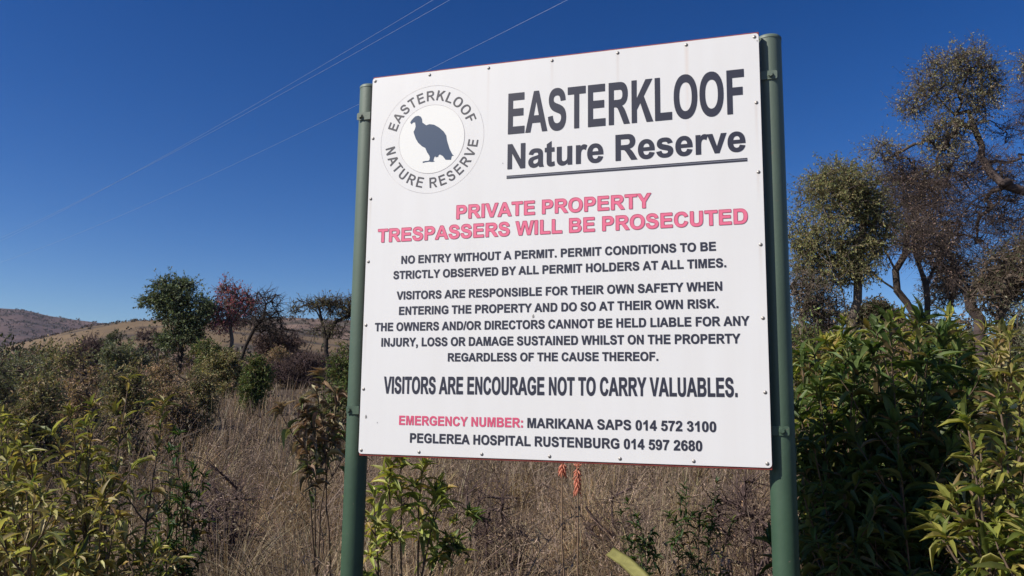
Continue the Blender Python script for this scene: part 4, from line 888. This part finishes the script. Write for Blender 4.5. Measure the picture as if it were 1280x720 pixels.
# ------------------------------------------------------------------ near shrubs with leaves one can tell apart
VARIANTS = {}
def leaf_variants(key, palette, kind, seed):
    if key in VARIANTS: return VARIANTS[key]
    rng = np.random.default_rng(seed); out = []
    for i in range(10):
        a = Acc(); c = pick(rng, palette, 1, 0.15)
        asp = rng.uniform(0.16, 0.26)
        scatter(a, 'curl' if kind == 'curl' or (i % 5 == 4) else 'full', np.zeros((1, 3)), np.array([[0, 1.0, 0]]), np.array([[0, 0, 1.0]]), 1.0, asp, c)
        out.append(a.mesh('leaf', M_leaf if kind != 'curl' else M_dry, (0, 0, 0), True))
    VARIANTS[key] = out; return out
def near_shrub(label, base, tips, palette, key, seed, leafL=0.11, spacing=0.022, side=5, sideL=0.3, leafy=0.55, bark=(0.12, 0.085, 0.06), group=None, nparts=300,
               droop=0.25, kind='full', stemr=0.009, name='leafy_shrub', cat='shrub', rosette=8, asp=0.24):
    rng = np.random.default_rng(seed); base = np.array(base, float); base[2] = float(gz(base[0], base[1]))
    root = empty(name, tuple(base), label, cat, group); acc = Acc(); shoots = []
    for tp in tips:
        tp = np.array(tp, float); b = base + np.array([rng.normal(0, 0.05), rng.normal(0, 0.05), -0.03]); H = tp[2] - b[2]
        n = 14; t = np.linspace(0, 1, n)[:, None]
        mid = b + (tp - b) * 0.5; mid[:2] = b[:2] + (tp[:2] - b[:2]) * rng.uniform(0.25, 0.5)
        path = (1 - t) ** 2 * b + 2 * t * (1 - t) * mid + t * t * tp + np.cumsum(rng.normal(0, 0.004, (n, 3)), 0)
        tube(acc, path, stemr * (1 - 0.75 * t[:, 0]), 6, bark); shoots.append((path, leafy))
        for k in range(side):
            s = rng.uniform(max(0.35, 1 - leafy * 1.25), 0.92); i = int(s * (n - 1)); p0 = path[i]; tan = norm(path[min(i + 1, n - 1)] - path[max(i - 1, 0)])
            out = norm(rng.normal(0, 1, 3) * [1, 1, 0.15]); d = norm(out * 0.9 + tan * 0.7 + [0, 0, 0.25]); L = sideL * rng.uniform(0.6, 1.25) * (1.15 - 0.4 * s)
            tt = np.linspace(0, 1, 8)[:, None]; pp = p0 + d * L * tt + np.array([0, 0, 0.30]) * L * tt ** 2 + rng.normal(0, 0.003, (8, 3)) * tt
            tube(acc, pp, stemr * 0.5 * (1 - 0.6 * tt[:, 0]), 5, bark, cap=False); shoots.append((pp, 0.85))
    acc.build('stems', M_bark, root, True)
    P = []; D_ = []; N_ = []; S = []
    for path, lf in shoots:
        seg = np.linalg.norm(np.diff(path, axis=0), axis=1); cum = np.concatenate([[0], np.cumsum(seg)]); Lt = cum[-1]
        m = max(3, int(Lt * lf / spacing)); ss = np.concatenate([Lt - rng.uniform(0, 1, m) ** 1.25 * Lt * lf, Lt - rng.uniform(0, 0.02, rosette)])
        ph = rng.uniform(0, 6.28)
        for q, s in enumerate(ss):
            p = np.array([np.interp(s, cum, path[:, a]) for a in range(3)]); j = min(len(seg) - 1, int(np.searchsorted(cum, s)) - 1 if s > 0 else 0)
            tan = norm(path[j + 1] - path[j]); ang = ph + q * 2.39996
            ref = np.array([1, 0, 0]) if abs(tan[0]) < 0.8 else np.array([0, 1.0, 0]); a = norm(np.cross(tan, ref)); b2 = np.cross(tan, a)
            rad = a * math.cos(ang) + b2 * math.sin(ang); near_tip = (Lt - s) / Lt
            open_ = 0.5 + 0.95 * min(1, near_tip * 1.6) + rng.normal(0, 0.38)
            d = norm(tan * math.cos(open_) + rad * math.sin(open_) + np.array([0, 0, -droop * rng.uniform(0, 1.6)]))
            nn = norm(np.cross(np.cross(d, tan * 0.7 + np.array([0, 0, 1.0])), d) + rng.normal(0, 0.4, 3))
            P.append(p); D_.append(d); N_.append(nn); S.append(leafL * rng.uniform(0.4, 1.35) * (0.7 + 0.3 * min(1, near_tip * 4)))
    P = np.array(P); D_ = np.array(D_); N_ = np.array(N_); S = np.array(S)
    # the leaves that show largest become parts of their own
    score = S / np.linalg.norm(P - EYE, axis=1); order = np.argsort(-score); part = order[:nparts]; rest = order[nparts:]
    vs = leaf_variants(key, palette, kind, seed); org = np.array(root.location)
    for i in part:
        d = D_[i]; x = norm(np.cross(d, N_[i])); z = np.cross(x, d); s = S[i]; p = P[i] - org
        o = bpy.data.objects.new('leaf', vs[int(rng.integers(len(vs)))]); COL.objects.link(o); o.parent = root
        o.matrix_local = Matrix(((x[0] * s, d[0] * s, z[0] * s, p[0]), (x[1] * s, d[1] * s, z[1] * s, p[1]), (x[2] * s, d[2] * s, z[2] * s, p[2]), (0, 0, 0, 1)))
    if len(rest):
        a2 = Acc(); scatter(a2, 'curl' if kind == 'curl' else 'mid', P[rest], D_[rest], N_[rest], S[rest], S[rest] * asp, pick(rng, palette, len(rest), 0.2))
        o = a2.build('foliage', M_leaf if kind != 'curl' else M_dry, root); o['kind'] = 'stuff'
    return root, len(P)
def tipset(rng, px0, px1, py0, py1, Dr, n):      # shoot tips spread over a part of the view
    return [at(rng.uniform(px0, px1), rng.uniform(py0, py1), rng.uniform(*Dr)) for _ in range(n)]
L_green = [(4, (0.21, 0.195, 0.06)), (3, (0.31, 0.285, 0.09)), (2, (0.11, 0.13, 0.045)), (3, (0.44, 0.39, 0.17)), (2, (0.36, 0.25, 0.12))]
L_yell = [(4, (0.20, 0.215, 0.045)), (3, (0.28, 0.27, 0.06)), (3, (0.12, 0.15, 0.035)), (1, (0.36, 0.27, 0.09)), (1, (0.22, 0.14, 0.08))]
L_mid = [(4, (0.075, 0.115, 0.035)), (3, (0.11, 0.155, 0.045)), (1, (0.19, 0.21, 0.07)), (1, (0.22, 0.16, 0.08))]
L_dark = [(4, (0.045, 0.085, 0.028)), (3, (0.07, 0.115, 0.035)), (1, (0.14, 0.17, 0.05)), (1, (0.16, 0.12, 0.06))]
L_brown = [(4, (0.27, 0.20, 0.125)), (2, (0.19, 0.155, 0.09)), (2, (0.38, 0.31, 0.21)), (1, (0.15, 0.17, 0.07))]
L_young = [(4, (0.29, 0.33, 0.085)), (3, (0.42, 0.43, 0.14)), (2, (0.17, 0.21, 0.055)), (1, (0.40, 0.29, 0.11))]
R_ = np.random.default_rng(77)
counts = []
GB = 'leafy bushes at the right of the sign'
def NS(*a, **k): counts.append(near_shrub(*a, **k)[1])
# right side
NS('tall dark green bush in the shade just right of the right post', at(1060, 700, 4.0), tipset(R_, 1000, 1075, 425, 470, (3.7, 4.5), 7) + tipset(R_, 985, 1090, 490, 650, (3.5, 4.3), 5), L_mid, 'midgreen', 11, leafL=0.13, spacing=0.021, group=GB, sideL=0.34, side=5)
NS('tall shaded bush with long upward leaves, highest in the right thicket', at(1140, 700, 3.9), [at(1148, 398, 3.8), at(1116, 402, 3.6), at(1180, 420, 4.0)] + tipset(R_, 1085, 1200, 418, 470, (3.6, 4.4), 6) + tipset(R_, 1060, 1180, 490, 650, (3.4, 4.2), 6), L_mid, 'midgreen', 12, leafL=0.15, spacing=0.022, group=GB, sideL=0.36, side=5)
NS('sunlit yellow green bush in the bottom right corner, nearest to the viewer', at(1240, 900, 2.75), [at(1240, 496, 2.7), at(1215, 520, 2.6), at(1275, 500, 2.8), at(1195, 560, 2.7)] + tipset(R_, 1195, 1310, 540, 700, (2.4, 2.9), 9), L_yell, 'yell', 13, leafL=0.10, spacing=0.017, group=GB, sideL=0.2, side=5, stemr=0.011)
NS('sunlit green bush at the right edge behind the yellow green one', at(1275, 650, 3.9), tipset(R_, 1240, 1310, 410, 470, (3.6, 4.2), 7) + tipset(R_, 1230, 1320, 480, 560, (3.4, 3.8), 5), L_green, 'green', 14, leafL=0.12, spacing=0.019, group=GB)
NS('sunlit bush with yellowish leaf tips behind the dark bushes right of the right post', at(1040, 650, 5.8), tipset(R_, 995, 1075, 410, 440, (5.4, 6.2), 9), L_yell, 'yell', 15, leafL=0.15, spacing=0.024, group=GB, sideL=0.35)
NS('sunlit bush with pale broad leaves behind the highest dark shoots', at(1130, 650, 5.2), tipset(R_, 1080, 1200, 396, 440, (4.9, 5.7), 9), L_yell, 'yell', 16, leafL=0.15, spacing=0.024, group=GB, sideL=0.35)
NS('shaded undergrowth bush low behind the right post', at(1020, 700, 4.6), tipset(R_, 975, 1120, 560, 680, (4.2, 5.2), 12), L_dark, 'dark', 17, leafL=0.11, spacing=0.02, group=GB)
# left side
GF = 'green foreground bushes in the lower left corner'
NS('big green bush filling the lower left corner', at(60, 800, 3.4), tipset(R_, -20, 70, 488, 540, (3.2, 3.8), 6) + tipset(R_, -20, 130, 560, 710, (2.7, 3.3), 13), L_green, 'green', 21, leafL=0.088, spacing=0.019, group=GF, side=5, sideL=0.22, droop=0.35)
NS('green bush with the tallest upright shoots in the lower left', at(135, 800, 3.5), [at(160, 478, 3.5), at(118, 505, 3.4), at(200, 515, 3.6), at(92, 520, 3.3)] + tipset(R_, 100, 195, 570, 710, (2.9, 3.6), 10), L_green, 'green', 22, leafL=0.088, spacing=0.020, group=GF, side=4, sideL=0.2, droop=0.35)
NS('dark leaved small shrub at the right rim of the lower left bushes', at(222, 700, 4.3), [at(226, 542, 4.2), at(210, 560, 4.1), at(238, 580, 4.2)] + tipset(R_, 195, 245, 590, 660, (4.0, 4.4), 5), L_dark, 'dark', 23, leafL=0.075, spacing=0.02, side=4, sideL=0.18)
NS('sapling with curled brownish leaves just left of the left post', at(412, 660, 4.4), [at(402, 474, 4.4), at(378, 510, 4.3), at(424, 492, 4.5), at(396, 540, 4.3)], L_brown, 'brown', 24, leafL=0.11, spacing=0.019, kind='curl', side=4, sideL=0.2, droop=0.4, leafy=0.22, name='sapling')
# below the board
NS('young bright green shrub beside the left post under the board', at(500, 760, 4.0), [at(500, 584, 3.9), at(468, 612, 3.8), at(460, 645, 3.9), at(546, 602, 4.0), at(524, 578, 4.0), at(487, 574, 3.9)], L_young, 'young', 25, leafL=0.115, spacing=0.022, leafy=0.26, side=2, sideL=0.14, rosette=12, droop=0.35)
NS('thin sprig with a tuft of green leaves right of the young green shrub', at(545, 740, 4.3), [at(580, 640, 4.2), at(566, 655, 4.2), at(592, 650, 4.3), at(552, 676, 4.1)], L_mid + L_young[:1], 'sprig', 26, leafL=0.095, spacing=0.02, leafy=0.16, side=1, sideL=0.08, stemr=0.005, rosette=18)
GD = 'small dark shrubs in the grass under the board'
NS('small dark leaved shrub in the dry grass under the board, left of its pair', at(835, 780, 4.2), [at(788, 622, 4.2), at(798, 650, 4.2), at(778, 640, 4.3), at(800, 680, 4.1), at(786, 668, 4.2)], L_dark, 'dark', 27, leafL=0.055, spacing=0.014, leafy=0.35, side=3, sideL=0.1, group=GD, stemr=0.005, bark=(0.05, 0.035, 0.03))
NS('small dark leaved shrub in the dry grass under the board, right of its pair', at(870, 780, 4.2), [at(853, 622, 4.2), at(893, 624, 4.2), at(862, 606, 4.3), at(880, 640, 4.1), at(850, 650, 4.2), at(898, 604, 4.3), at(920, 650, 4.4)], L_dark, 'dark', 28, leafL=0.055, spacing=0.014, leafy=0.3, side=3, sideL=0.1, group=GD, stemr=0.005, bark=(0.05, 0.035, 0.03))
print('near shrub leaves', counts)

# ------------------------------------------------------------------ aloe flowers and the strap leaf
M_flower = mat_leaf('flower', 0.5, 0.35, 0.3, (1.2, 0.9, 0.7))
def aloe(px, py0, py1, D, lab, seed, bend=0.0, n=26):
    rng = np.random.default_rng(seed); top = at(px, py0, D); b = base_at(px + bend, D, 0)
    root = empty('aloe_flower', tuple(b), lab, 'flower', 'orange aloe flowers under the board')
    a = Acc(); t = np.linspace(0, 1, 12)[:, None]; path = b + (top - b) * t + rng.normal(0, 0.004, (12, 3)) * np.sin(t * 3.14)
    tube(a, path, 0.006 * (1 - 0.5 * t[:, 0]), 6, (0.19, 0.13, 0.09)); a.build('stalk', M_bark, root, True)
    L = (py1 - py0) / FPX * D
    for k in range(n):
        s = k / n; p = top - np.array([0, 0, L * s]); th = k * 2.4; out = np.array([math.cos(th), math.sin(th), 0])
        ln = 0.030 * (0.6 + 0.5 * s) * rng.uniform(0.85, 1.15); dn = -0.2 - 1.3 * s if s > 0.15 else 0.6
        d1 = norm(out * 1.0 + [0, 0, 0.2]); d2 = norm(out * 0.5 + [0, 0, dn])
        f = Acc(); q = np.array([p, p + d1 * ln * 0.3, p + d1 * ln * 0.3 + d2 * ln * 0.5, p + d1 * ln * 0.3 + d2 * ln])
        c = np.array([0.78, 0.34, 0.23]) * rng.uniform(0.75, 1.15)
        tube(f, q, np.array([0.0016, 0.0028, 0.0032, 0.0022]), 5, c); f.build('floret', M_flower, root, True)
aloe(703, 578, 590, 3.9, 'orange aloe flower head on a tall thin stalk touching the lower edge of the board', 51, 3, 30)
aloe(722, 581, 613, 4.0, 'longer drooping orange aloe flower spike right of its neighbour under the board', 52, 4, 44)
def strap():
    b = at(812, 760, 3.0); b[2] = float(gz(b[0], b[1])); root = empty('succulent_leaf', tuple(b), 'thick yellow green strap leaf rising from the grass at the bottom under the board', 'succulent')
    K = [(b + np.array([0.02, 0, 0.0])), at(822, 745, 2.86), at(802, 721, 2.93), at(784, 704, 3.02), at(763, 690, 3.12)]
    K = np.array(K); t = np.linspace(0, len(K) - 1, 18); path = np.stack([np.interp(t, range(len(K)), K[:, a]) for a in range(3)], 1)
    a = Acc(); tan = norm(np.gradient(path, axis=0)); V = []; F = []
    for i in range(18):
        side = norm(np.cross(tan[i], [-0.35, -0.7, 0.62])); up_ = np.cross(side, tan[i]); w_ = 0.024 * (1 - 0.12 * (i / 17) ** 3); 
        for x, z in ((-1, 0.006), (-0.5, 0.0), (0, -0.003), (0.5, 0.0), (1, 0.006), (0.5, 0.005), (0, 0.003), (-0.5, 0.005)): V.append(path[i] + side * x * w_ + up_ * z)
    for i in range(17):
        for j in range(8): F.append((i * 8 + j, i * 8 + (j + 1) % 8, (i + 1) * 8 + (j + 1) % 8, (i + 1) * 8 + j))
    F.append((136, 137, 142, 143)); F.append((137, 138, 141, 142)); F.append((138, 139, 140, 141)); 
    C = np.array([(0.27, 0.255, 0.085)] * len(V)) * np.random.default_rng(5).uniform(0.85, 1.15, (len(V), 1))
    a.add(V, f4=F, c=C); a.build('leaf_blade', M_leaf, root, True)
strap()

# ------------------------------------------------------------------ power lines
M_wire = simple('aluminium_wire', (0.55, 0.57, 0.62), 0.4, 0.6)
def wire(p, q, lab, Dp=30.0, far=95.0, r=0.0048):
    a = at(p[0], p[1], Dp); h = a[2]                       # the conductor runs level at this height
    rq = ray(q[0], q[1]); Yq = (h - EYE[2]) / rq[2]; b = EYE + rq * Yq; d = (b - a); d /= np.linalg.norm(d[:2])
    s0, s1 = -40.0, far; n = 60; s = np.linspace(s0, s1, n)[:, None]; path = a + d * s; path[:, 2] += -0.0004 * (s[:, 0] * (far - s[:, 0]))
    acc = Acc(); tube(acc, path, r, 6, (0.5, 0.52, 0.56), cap=True)
    o = acc.build('power_line', M_wire, None, True); tag(o, lab, 'power line', 'power lines crossing the sky'); return d
wire((541, 0), (319, 120), 'thin power line across the sky, uppermost of the three')
wire((562, 0), (328, 120), 'thin power line just below the uppermost of the three')
wire((709, 0), (337, 171), 'thin power line passing behind the top left corner of the board')

# ------------------------------------------------------------------ dry grass: nobody could count the blades
def blades(acc, B, H, az, bend, wd, C, segs, rng, curl=1.0):
    n = len(B); t = np.linspace(0, 1, segs + 1); dr = np.stack([np.cos(az), np.sin(az), np.zeros(n)], 1)
    sd = np.stack([-np.sin(az + rng.normal(0, 1.2, n)), np.cos(az + rng.normal(0, 1.2, n)), np.zeros(n)], 1); sd = norm(sd)
    V = []
    for k, tk in enumerate(t):
        out = (tk ** 2.0) * bend; up = tk - 0.55 * bend * tk ** 2.6
        c = B + dr * (out * H)[:, None] + np.array([0, 0, 1.0]) * (up * H)[:, None]
        w_ = wd * (1 - tk) ** 0.6 * 0.5
        if k < segs: V += [c - sd * w_[:, None], c + sd * w_[:, None]]
        else: V += [c]
    V = np.stack(V, 1); nv = V.shape[1]; off = (np.arange(n) * nv)[:, None, None]
    f4 = [(2 * k, 2 * k + 1, 2 * k + 3, 2 * k + 2) for k in range(segs - 1)]; f3 = [(2 * segs - 2, 2 * segs - 1, 2 * segs)]
    acc.add(V.reshape(-1, 3), f3=(np.array(f3)[None] + off).reshape(-1, 3), f4=(np.array(f4)[None] + off).reshape(-1, 4) if f4 else None, c=np.repeat(C, nv, 0))
P_straw = [(4, (0.22, 0.160, 0.105)), (2, (0.31, 0.235, 0.155)), (3, (0.13, 0.094, 0.068)), (1, (0.42, 0.33, 0.22)), (1, (0.22, 0.16, 0.065))]
P_pale = [(2, (0.34, 0.26, 0.17)), (2, (0.25, 0.185, 0.12)), (1, (0.44, 0.35, 0.24))]
def patchy(x, y):
    return 0.5 + 0.5 * np.clip(fbm(x * 1.1, y * 1.1, 91, 3), -1, 1)
def grass():
    rng = np.random.default_rng(9); acc = Acc()
    def zone(n, y0, y1, half, segs, H0, wd, cl, sig, pal_=P_straw, bend=(0.15, 0.9)):
        nc = n // cl; y = np.sqrt(rng.uniform(y0 ** 2, y1 ** 2, nc)); x = rng.uniform(-half, half, nc) * y
        ph = patchy(x, y); k = rng.uniform(size=nc) < (0.15 + 0.95 * ph ** 1.5); x, y, ph = x[k], y[k], ph[k]; k = ~((y < 3.7) & (x > -0.5) & (x < 1.0)); x, y, ph, tc_ = x[k], y[k], ph[k], 0; nc = len(x)
        th = rng.uniform(0.6, 1.25, nc) * (0.65 + 0.5 * ph); tc = np.clip(1 + rng.normal(0, 0.28, (nc, 1)), 0.4, 1.7)
        X = np.repeat(x, cl) + rng.normal(0, sig, nc * cl); Yv = np.repeat(y, cl) + rng.normal(0, sig, nc * cl); m = nc * cl
        B = np.stack([X, Yv, gz(X, Yv) - 0.02], 1); H = H0 * np.repeat(th, cl) * rng.uniform(0.45, 1.2, m)
        C = pick(rng, pal_, m, 0.2) * np.repeat(tc, cl, 0) * np.repeat(1.08 + 0.58 * np.clip(fbm(x * 2.2, y * 1.6, 33, 3), -1, 1), cl)[:, None]
        blades(acc, B, H, rng.uniform(0, 6.283, m), rng.uniform(*bend, m) ** 1.3, wd * rng.uniform(0.6, 1.3, m), np.clip(C, .01, .9), segs, rng)
    zone(31000, 2.4, 6.5, 1.0, 4, 0.56, 0.0042, 30, 0.055, bend=(0.1, 1.25))
    zone(19000, 2.4, 7.5, 1.0, 5, 0.95, 0.0042, 9, 0.10, bend=(0.5, 1.7), pal_=P_pale)
    zone(44000, 6.5, 13, 0.92, 3, 0.62, 0.007, 26, 0.08, bend=(0.1, 1.2))
    zone(16000, 7, 14, 0.75, 4, 0.95, 0.005, 9, 0.14, bend=(0.5, 1.6))
    zone(70000, 13, 26, 0.9, 2, 0.75, 0.013, 16, 0.16)
    zone(45000, 26, 60, 0.75, 1, 0.75, 0.03, 10, 0.3)
    zone(16000, 60, 120, 0.75, 1, 0.9, 0.07, 6, 0.5)
    # tussocks: fountains of longer, broader blades
    nt_ = 240; ty = np.sqrt(rng.uniform(3.3 ** 2, 11 ** 2, nt_)); tx = rng.uniform(-0.92, 0.92, nt_) * ty
    for i in range(nt_):
        if ty[i] < 3.9 and -0.5 < tx[i] < 1.0: continue
        n_ = 130; R_t = rng.uniform(0.04, 0.12); X = tx[i] + rng.normal(0, R_t, n_); Y = ty[i] + rng.normal(0, R_t, n_); B = np.stack([X, Y, gz(X, Y)], 1)
        az = np.arctan2(Y - ty[i], X - tx[i]) + rng.normal(0, 0.8, n_); tone = rng.uniform(0.55, 1.5) * np.array([1, rng.uniform(0.93, 1.03), rng.uniform(0.8, 1.05)])
        blades(acc, B, rng.uniform(0.55, 1.2) * rng.uniform(0.45, 1.15, n_), az, rng.uniform(0.1, 1.35, n_), 0.0052 * max(1, ty[i] / 6) * rng.uniform(0.6, 1.3, n_), np.clip(pick(rng, P_pale, n_, 0.18) * tone, .01, .9), 5, rng)
    # ground litter: short broken stalks lying at every angle
    zone(32000, 2.4, 9, 1.0, 2, 0.34, 0.005, 8, 0.12, bend=(0.8, 1.5))
    o = acc.build('dry_grass', M_grass); tag(o, 'dry straw brown grass covering the whole field', 'grass', kind='stuff')
    # tall flowering stalks with feathery heads
    acc = Acc(); n = 1500; y = np.sqrt(rng.uniform(3.4 ** 2, 16 ** 2, n)); x = rng.uniform(-0.75, 0.75, n) * y
    B = np.stack([x, y, gz(x, y)], 1); H = rng.uniform(0.7, 1.25, n); az = rng.uniform(0, 6.28, n); be = rng.uniform(0.05, 0.5, n)
    C = pick(rng, [(2, (0.30, 0.23, 0.15)), (1, (0.38, 0.31, 0.21))], n, 0.15)
    blades(acc, B, H, az, be, np.full(n, 0.0045) * np.maximum(1, y / 5), C, 4, rng)
    k = 10; tt = rng.uniform(0.8, 1.0, (n, k)); dr = np.stack([np.cos(az), np.sin(az), 0 * az], 1)
    Pp = B[:, None] + dr[:, None] * (tt ** 2 * (be * H)[:, None])[..., None] + np.array([0, 0, 1.0]) * ((tt - 0.55 * be[:, None] * tt ** 2.6) * H[:, None])[..., None]
    Pp = Pp.reshape(-1, 3); m = len(Pp)
    scatter(acc, 'tiny', Pp, dr.repeat(k, 0) * 0.4 + rng.normal(0, 0.5, (m, 3)) + [0, 0, 0.5], rng.normal(0, 1, (m, 3)), 0.028, 0.006 * np.maximum(1, np.repeat(y, k) / 6), np.repeat(C, k, 0))
    o = acc.build('grass_seed_stalks', M_grass); tag(o, 'tall dry seed stalks standing above the grass', 'grass', kind='stuff')
grass()
def herbs():                                     # dead branching weeds standing in the grass
    rng = np.random.default_rng(19); acc = Acc(); n = 520
    y = np.sqrt(rng.uniform(3.2 ** 2, 12 ** 2, n)); x = rng.uniform(-0.72, 0.72, n) * y
    for i in range(n):
        b = np.array([x[i], y[i], float(gz(x[i], y[i]))]); H = rng.uniform(0.45, 1.0); lean = rng.normal(0, 0.22, 3) * [1, 1, 0]; c = np.array([0.17, 0.125, 0.095]) * rng.uniform(0.6, 1.7)
        s = np.linspace(0, 1, 6)[:, None]; main = b + (np.array([0, 0, 1.0]) + lean * s) * s * H; r = 0.0028 * max(1, y[i] / 6)
        frusta(main[:-1], main[1:], np.full(5, r), np.full(5, r * 0.8), 3, acc, c); E = []
        for k in range(int(rng.integers(6, 12))):
            j = int(rng.integers(2, 6)); p = main[j]; d = norm(np.array([*rng.normal(0, 1, 2), rng.uniform(0.3, 1.3)])); L = rng.uniform(0.08, 0.24); m1 = p + d * L; e = m1 + norm(d + rng.normal(0, 0.5, 3)) * L * 0.7
            frusta(np.array([p, m1]), np.array([m1, e]), np.array([r * 0.7, r * 0.5]), np.array([r * 0.5, r * 0.3]), 3, acc, c); E += [m1, e, (m1 + e) / 2]
        E = np.repeat(np.array(E), 3, 0) + rng.normal(0, 0.012, (len(E) * 3, 3)); m = len(E)
        scatter(acc, 'tiny', E, rng.normal(0, 1, (m, 3)) - [0, 0, 0.6], rng.normal(0, 1, (m, 3)), 0.026 * rng.uniform(0.6, 1.5, m), 0.010, np.clip(np.tile(c * 1.35, (m, 1)) * (1 + rng.normal(0, 0.25, (m, 1))), .01, .8))
    o = acc.build('dead_weeds', M_grass); tag(o, 'dead branching weeds with shrivelled leaves standing in the grass', 'weeds', kind='stuff')
herbs()
def arching():                                   # long dead stems bent over by their seed pods, close to the viewer
    rng = np.random.default_rng(29)
    for px, py, D_, n_, lab in ((700, 690, 3.9, 9, 'dead pale weed with stems arching left under hanging seed pods below the aloe flowers'), (610, 700, 3.8, 7, 'dead weed with bent pale stems between the green shrub and the aloe flowers'),
                                (330, 700, 4.2, 9, 'dead weed with long bent stems in front of the tussocks left of the left post')):
        b = base_at(px, D_, 0); root = empty('dead_weed', tuple(b), lab, 'weed', 'dead arching weeds in the grass'); a = Acc(); pods = Acc()
        for k in range(n_):
            H = rng.uniform(0.55, 0.95); az = rng.uniform(0, 6.28); be = rng.uniform(0.35, 0.95); t = np.linspace(0, 1, 12)[:, None]; d = np.array([math.cos(az), math.sin(az) * 0.6, 0])
            p = b + rng.normal(0, 0.03, 3) * [1, 1, 0] + d * be * H * t ** 1.8 + np.array([0, 0, H]) * (t - 0.42 * be * t ** 3); c = np.array([0.34, 0.27, 0.20]) * rng.uniform(0.75, 1.2)
            tube(a, p, 0.0042 * (1 - 0.6 * t[:, 0]), 5, c)
            E = []
            for j in range(6, 12):
                for _ in range(3):
                    q = p[j]; dd = norm(np.array([*rng.normal(0, 1, 2), rng.uniform(-0.6, 0.5)])); L = rng.uniform(0.03, 0.09); e = q + dd * L - [0, 0, L * 0.4]
                    frusta(np.array([q]), np.array([e]), np.array([0.0016]), np.array([0.001]), 3, a, c); E.append(e)
            E = np.repeat(np.array(E), 2, 0); m = len(E)
            scatter(pods, 'mid', E, rng.normal(0, 0.5, (m, 3)) - [0, 0, 1.0], rng.normal(0, 1, (m, 3)), 0.030 * rng.uniform(0.6, 1.4, m), 0.012, np.clip(np.array([0.36, 0.30, 0.24]) * rng.uniform(0.6, 1.2, (m, 1)), 0, 1))
        a.build('stems', M_grass, root, True); o = pods.build('seed_pods', M_dry, root); o['kind'] = 'stuff'
arching()
# the two big arching tussocks in front
def tussock(px, D, H, n, lab, seed, R=0.16):
    b = base_at(px, D, 0); rng = np.random.default_rng(seed); acc = Acc()
    X = b[0] + rng.normal(0, R * 0.5, n); Y = b[1] + rng.normal(0, R * 0.5, n); B = np.stack([X, Y, gz(X, Y)], 1)
    az = np.arctan2(Y - b[1], X - b[0]) + rng.normal(0, 0.7, n)
    blades(acc, B, H * rng.uniform(0.5, 1.15, n), az, rng.uniform(0.15, 1.15, n), 0.0062 * rng.uniform(0.7, 1.3, n), pick(rng, [(3, (0.30, 0.235, 0.15)), (2, (0.37, 0.30, 0.20)), (2, (0.20, 0.155, 0.10))], n, 0.15), 6, rng)
    o = acc.build('grass_tussock', M_grass); tag(o, lab, 'grass tussock', 'arching grass tussocks near the left post')
tussock(385, 4.6, 1.05, 520, 'tall arching pale straw tussock left of the left post', 61)
tussock(300, 5.4, 1.0, 420, 'dry arching tussock midway between the lower left bushes and the left post', 62)
tussock(425, 5.6, 1.1, 380, 'dry tussock right behind the left post', 63)
tussock(255, 4.1, 0.75, 380, 'low spreading tussock beside the lower left bushes', 64)

# ------------------------------------------------------------------ the air
def haze():
    bm = bmesh.new(); bmesh.ops.create_cube(bm, size=1)
    for v in bm.verts: v.co = Vector((v.co.x * 12000, v.co.y * 14000 + 1000, -6 if v.co.z < 0 else 240))
    me = bpy.data.meshes.new('haze'); bm.to_mesh(me); bm.free()
    m, nt, out = mat_new('thin_haze'); vp = nt.nodes.new('ShaderNodeVolumePrincipled'); vp.inputs['Color'].default_value = (0.70, 0.78, 1.0, 1)
    vp.inputs['Density'].default_value = 0.00007; vp.inputs['Anisotropy'].default_value = 0.2
    nt.links.new(vp.outputs[0], out.inputs['Volume']); me.materials.append(m)
    o = bpy.data.objects.new('haze', me); COL.objects.link(o); tag(o, 'thin bluish haze in the air', 'haze', kind='stuff')
haze()
